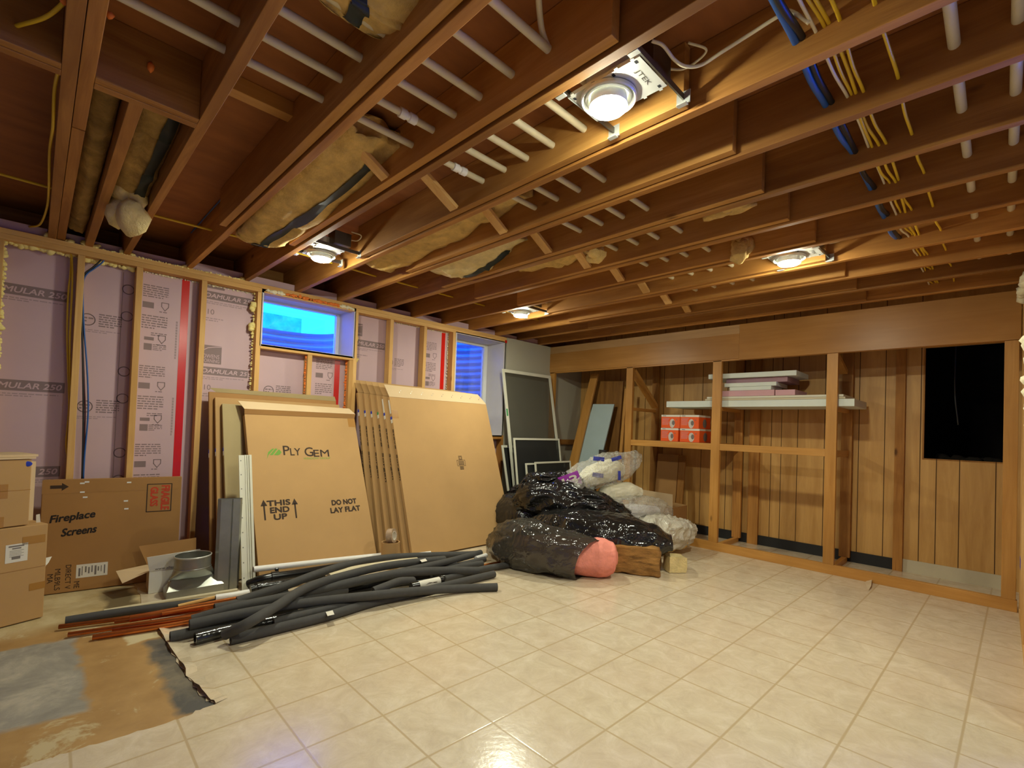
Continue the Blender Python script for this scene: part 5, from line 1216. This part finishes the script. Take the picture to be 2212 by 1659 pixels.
# open carton on the cabinet floor
y1, y0 = 3.02, 2.63; x0 = 5.22
F = Fr((x0, y1, .002), (0, -1, 0), (0, 0, 1)); w = y1-y0; h = .36; dp = .36
r = thing('open_carton', (x0+dp/2, (y0+y1)/2, 0), 'open brown carton with a raised flap on the floor of the cabinet', 'box')
MB().fbox(F, 0, w, 0, h, -.004, 0).fbox(F, 0, w, 0, h, -dp, -dp+.004).fbox(F, 0, .004, 0, h, -dp, 0).fbox(F, w-.004, w, 0, h, -dp, 0).fbox(F, 0, w, 0, .004, -dp, 0).build('carton_body', M['card_d'], r)
MB().face([F.p(0, h, 0), F.p(w, h, 0), F.p(w, h+.155, .01), F.p(0, h+.165, .01)]).build('front_flap', M['card_l'], r, solid=.004)
MB().face([F.p(w, h, 0), F.p(w, h, -dp), F.p(w-.15, h+.01, -dp), F.p(w-.15, h+.01, -.02)]).build('side_flap', M['card'], r, solid=.004)
MB().quad(F, .1, .17, .22, .36, .0012).build('tape_patch', M['clear_tape'], r)

# leaning boards in the left bay (parallelograms of solid board)
def plank(name, lab, pts_px, x, th, m, cat='board', lean=.12):
    q = [W(px, py, x=x) for px, py in pts_px]        # top-left, top-right, bottom-right, bottom-left
    F = Fr((x, 0, 0), (0, -1, 0), (lean, 0, 1))
    def ext(t, b):
        k = (t.z-.003)/(t.z-b.z); return t.lerp(b, k)
    q = [q[0], q[1], ext(q[1], q[2]), ext(q[0], q[3])]
    pts = [(-p.y, p.z) for p in q][::-1]
    return tag(MB().prism(F, [(u, v/F.v.z) for u, v in pts], -th, 0).build(name, M[m], None, bevel=.002), lab, cat)
plank('leaning_board', 'narrow brown board leaning left of the pale blue board', [(1254, 803), (1269, 803), (1236, 1010), (1218, 1010)], 5.20, .03, 'cab_z')
plank('leaning_board', 'pale blue-grey board leaning in the left bay of the cabinet', [(1263, 871), (1309, 871), (1286, 1005), (1233, 1010)], 5.24, .02, 'lightblue')
plank('leaning_sheet', 'wide old brown panel standing behind the pale blue board', [(1274, 822), (1338, 822), (1329, 985), (1262, 985)], 5.45, .03, 'plank_dark', lean=.05)
plank('leaning_board', 'thin brown lath right of the wide old panel', [(1341, 838), (1346, 838), (1339, 980), (1333, 980)], 5.42, .02, 'cab_z', lean=.05)
tag(MB().box(5.32, 5.40, 3.62, 3.76, .6, .86).box(5.32, 5.40, 3.62, 3.76, 0.001, .6).build('wood_offcut', M['plank_dark'], None, bevel=.003), 'short brown wood offcut standing behind the printed clear bag', 'wood')
c = V((5.36, 3.70, .925))
tag(MB().lathe(c-V((.0, .0, .06)), (0, 0, 1), [(.055, 0), (.055, .10), (.035, .10), (.035, 0), (.055, 0)], 24).build('tape_roll', M['bag_smoke'], None, auto=40), 'shiny roll of clear tape on the wood offcut in the cabinet', 'tape')
for k, (a, b, x, lab) in enumerate(((3.10, 2.82, 5.62, 'dark panel leaning under the middle shelf behind the first cabinet post'), (2.80, 2.72, 5.60, 'narrow dark board beside the dark panel under the middle shelf'))):
    F = Fr((x, a, .002), (0, -1, 0), (.10, 0, 1)); tag(MB().fbox(F, 0, a-b, 0, .95, -.02, 0).build('leaning_sheet', M['plank_dark' if k else 'card_d'], None), lab, 'board')

# window screens leaning by the corner
def screen(lab, p0, wd, ht, lean, fw, m, yaw=0, bars=()):
    F = lean_frame(p0, lean, yaw); r = thing('window_screen', F.p(wd/2, 0, -.01), lab, 'screen', 'window screens leaning in the corner')
    f = MB().fbox(F, 0, fw, 0, ht, -.014, 0).fbox(F, wd-fw, wd, 0, ht, -.014, 0).fbox(F, fw, wd-fw, 0, fw, -.014, 0).fbox(F, fw, wd-fw, ht-fw, ht, -.014, 0)
    f.build('screen_frame', M['screen_frame'], r, bevel=.001)
    MB().quad(F, fw, wd-fw, fw, ht-fw, -.007).build('screen_mesh', M[m], r); return F, r
Fs, rs = screen('tall white-framed window screen with grey mesh and a green tape mark', (4.13, 4.02, .004), .90, 1.98, math.radians(11.2), .042, 'screen', -.03)
u, v = FP(Fs, 1086.5, 890); MB().quad(Fs, .003, .028, v-.045, v+.045, .0008).build('tape_mark', M['green_tape'], rs)
screen('white window screen frame seen edge-on behind the tall screen', (4.10, 4.07, .004), .86, 1.02, math.radians(14.5), .03, 'screen_d', -.03)
screen('middle-height window screen with black mesh', (4.08, 3.92, .004), .85, 1.10, math.radians(9), .024, 'screen_d', 0)
screen('low window screen with black mesh, behind the front one', (4.19, 3.86, .004), .74, .80, math.radians(9), .022, 'screen_d', 0)
screen('lowest window screen with black mesh, in front of the others', (4.29, 3.81, .004), .70, .815, math.radians(8), .022, 'screen_d', .02)
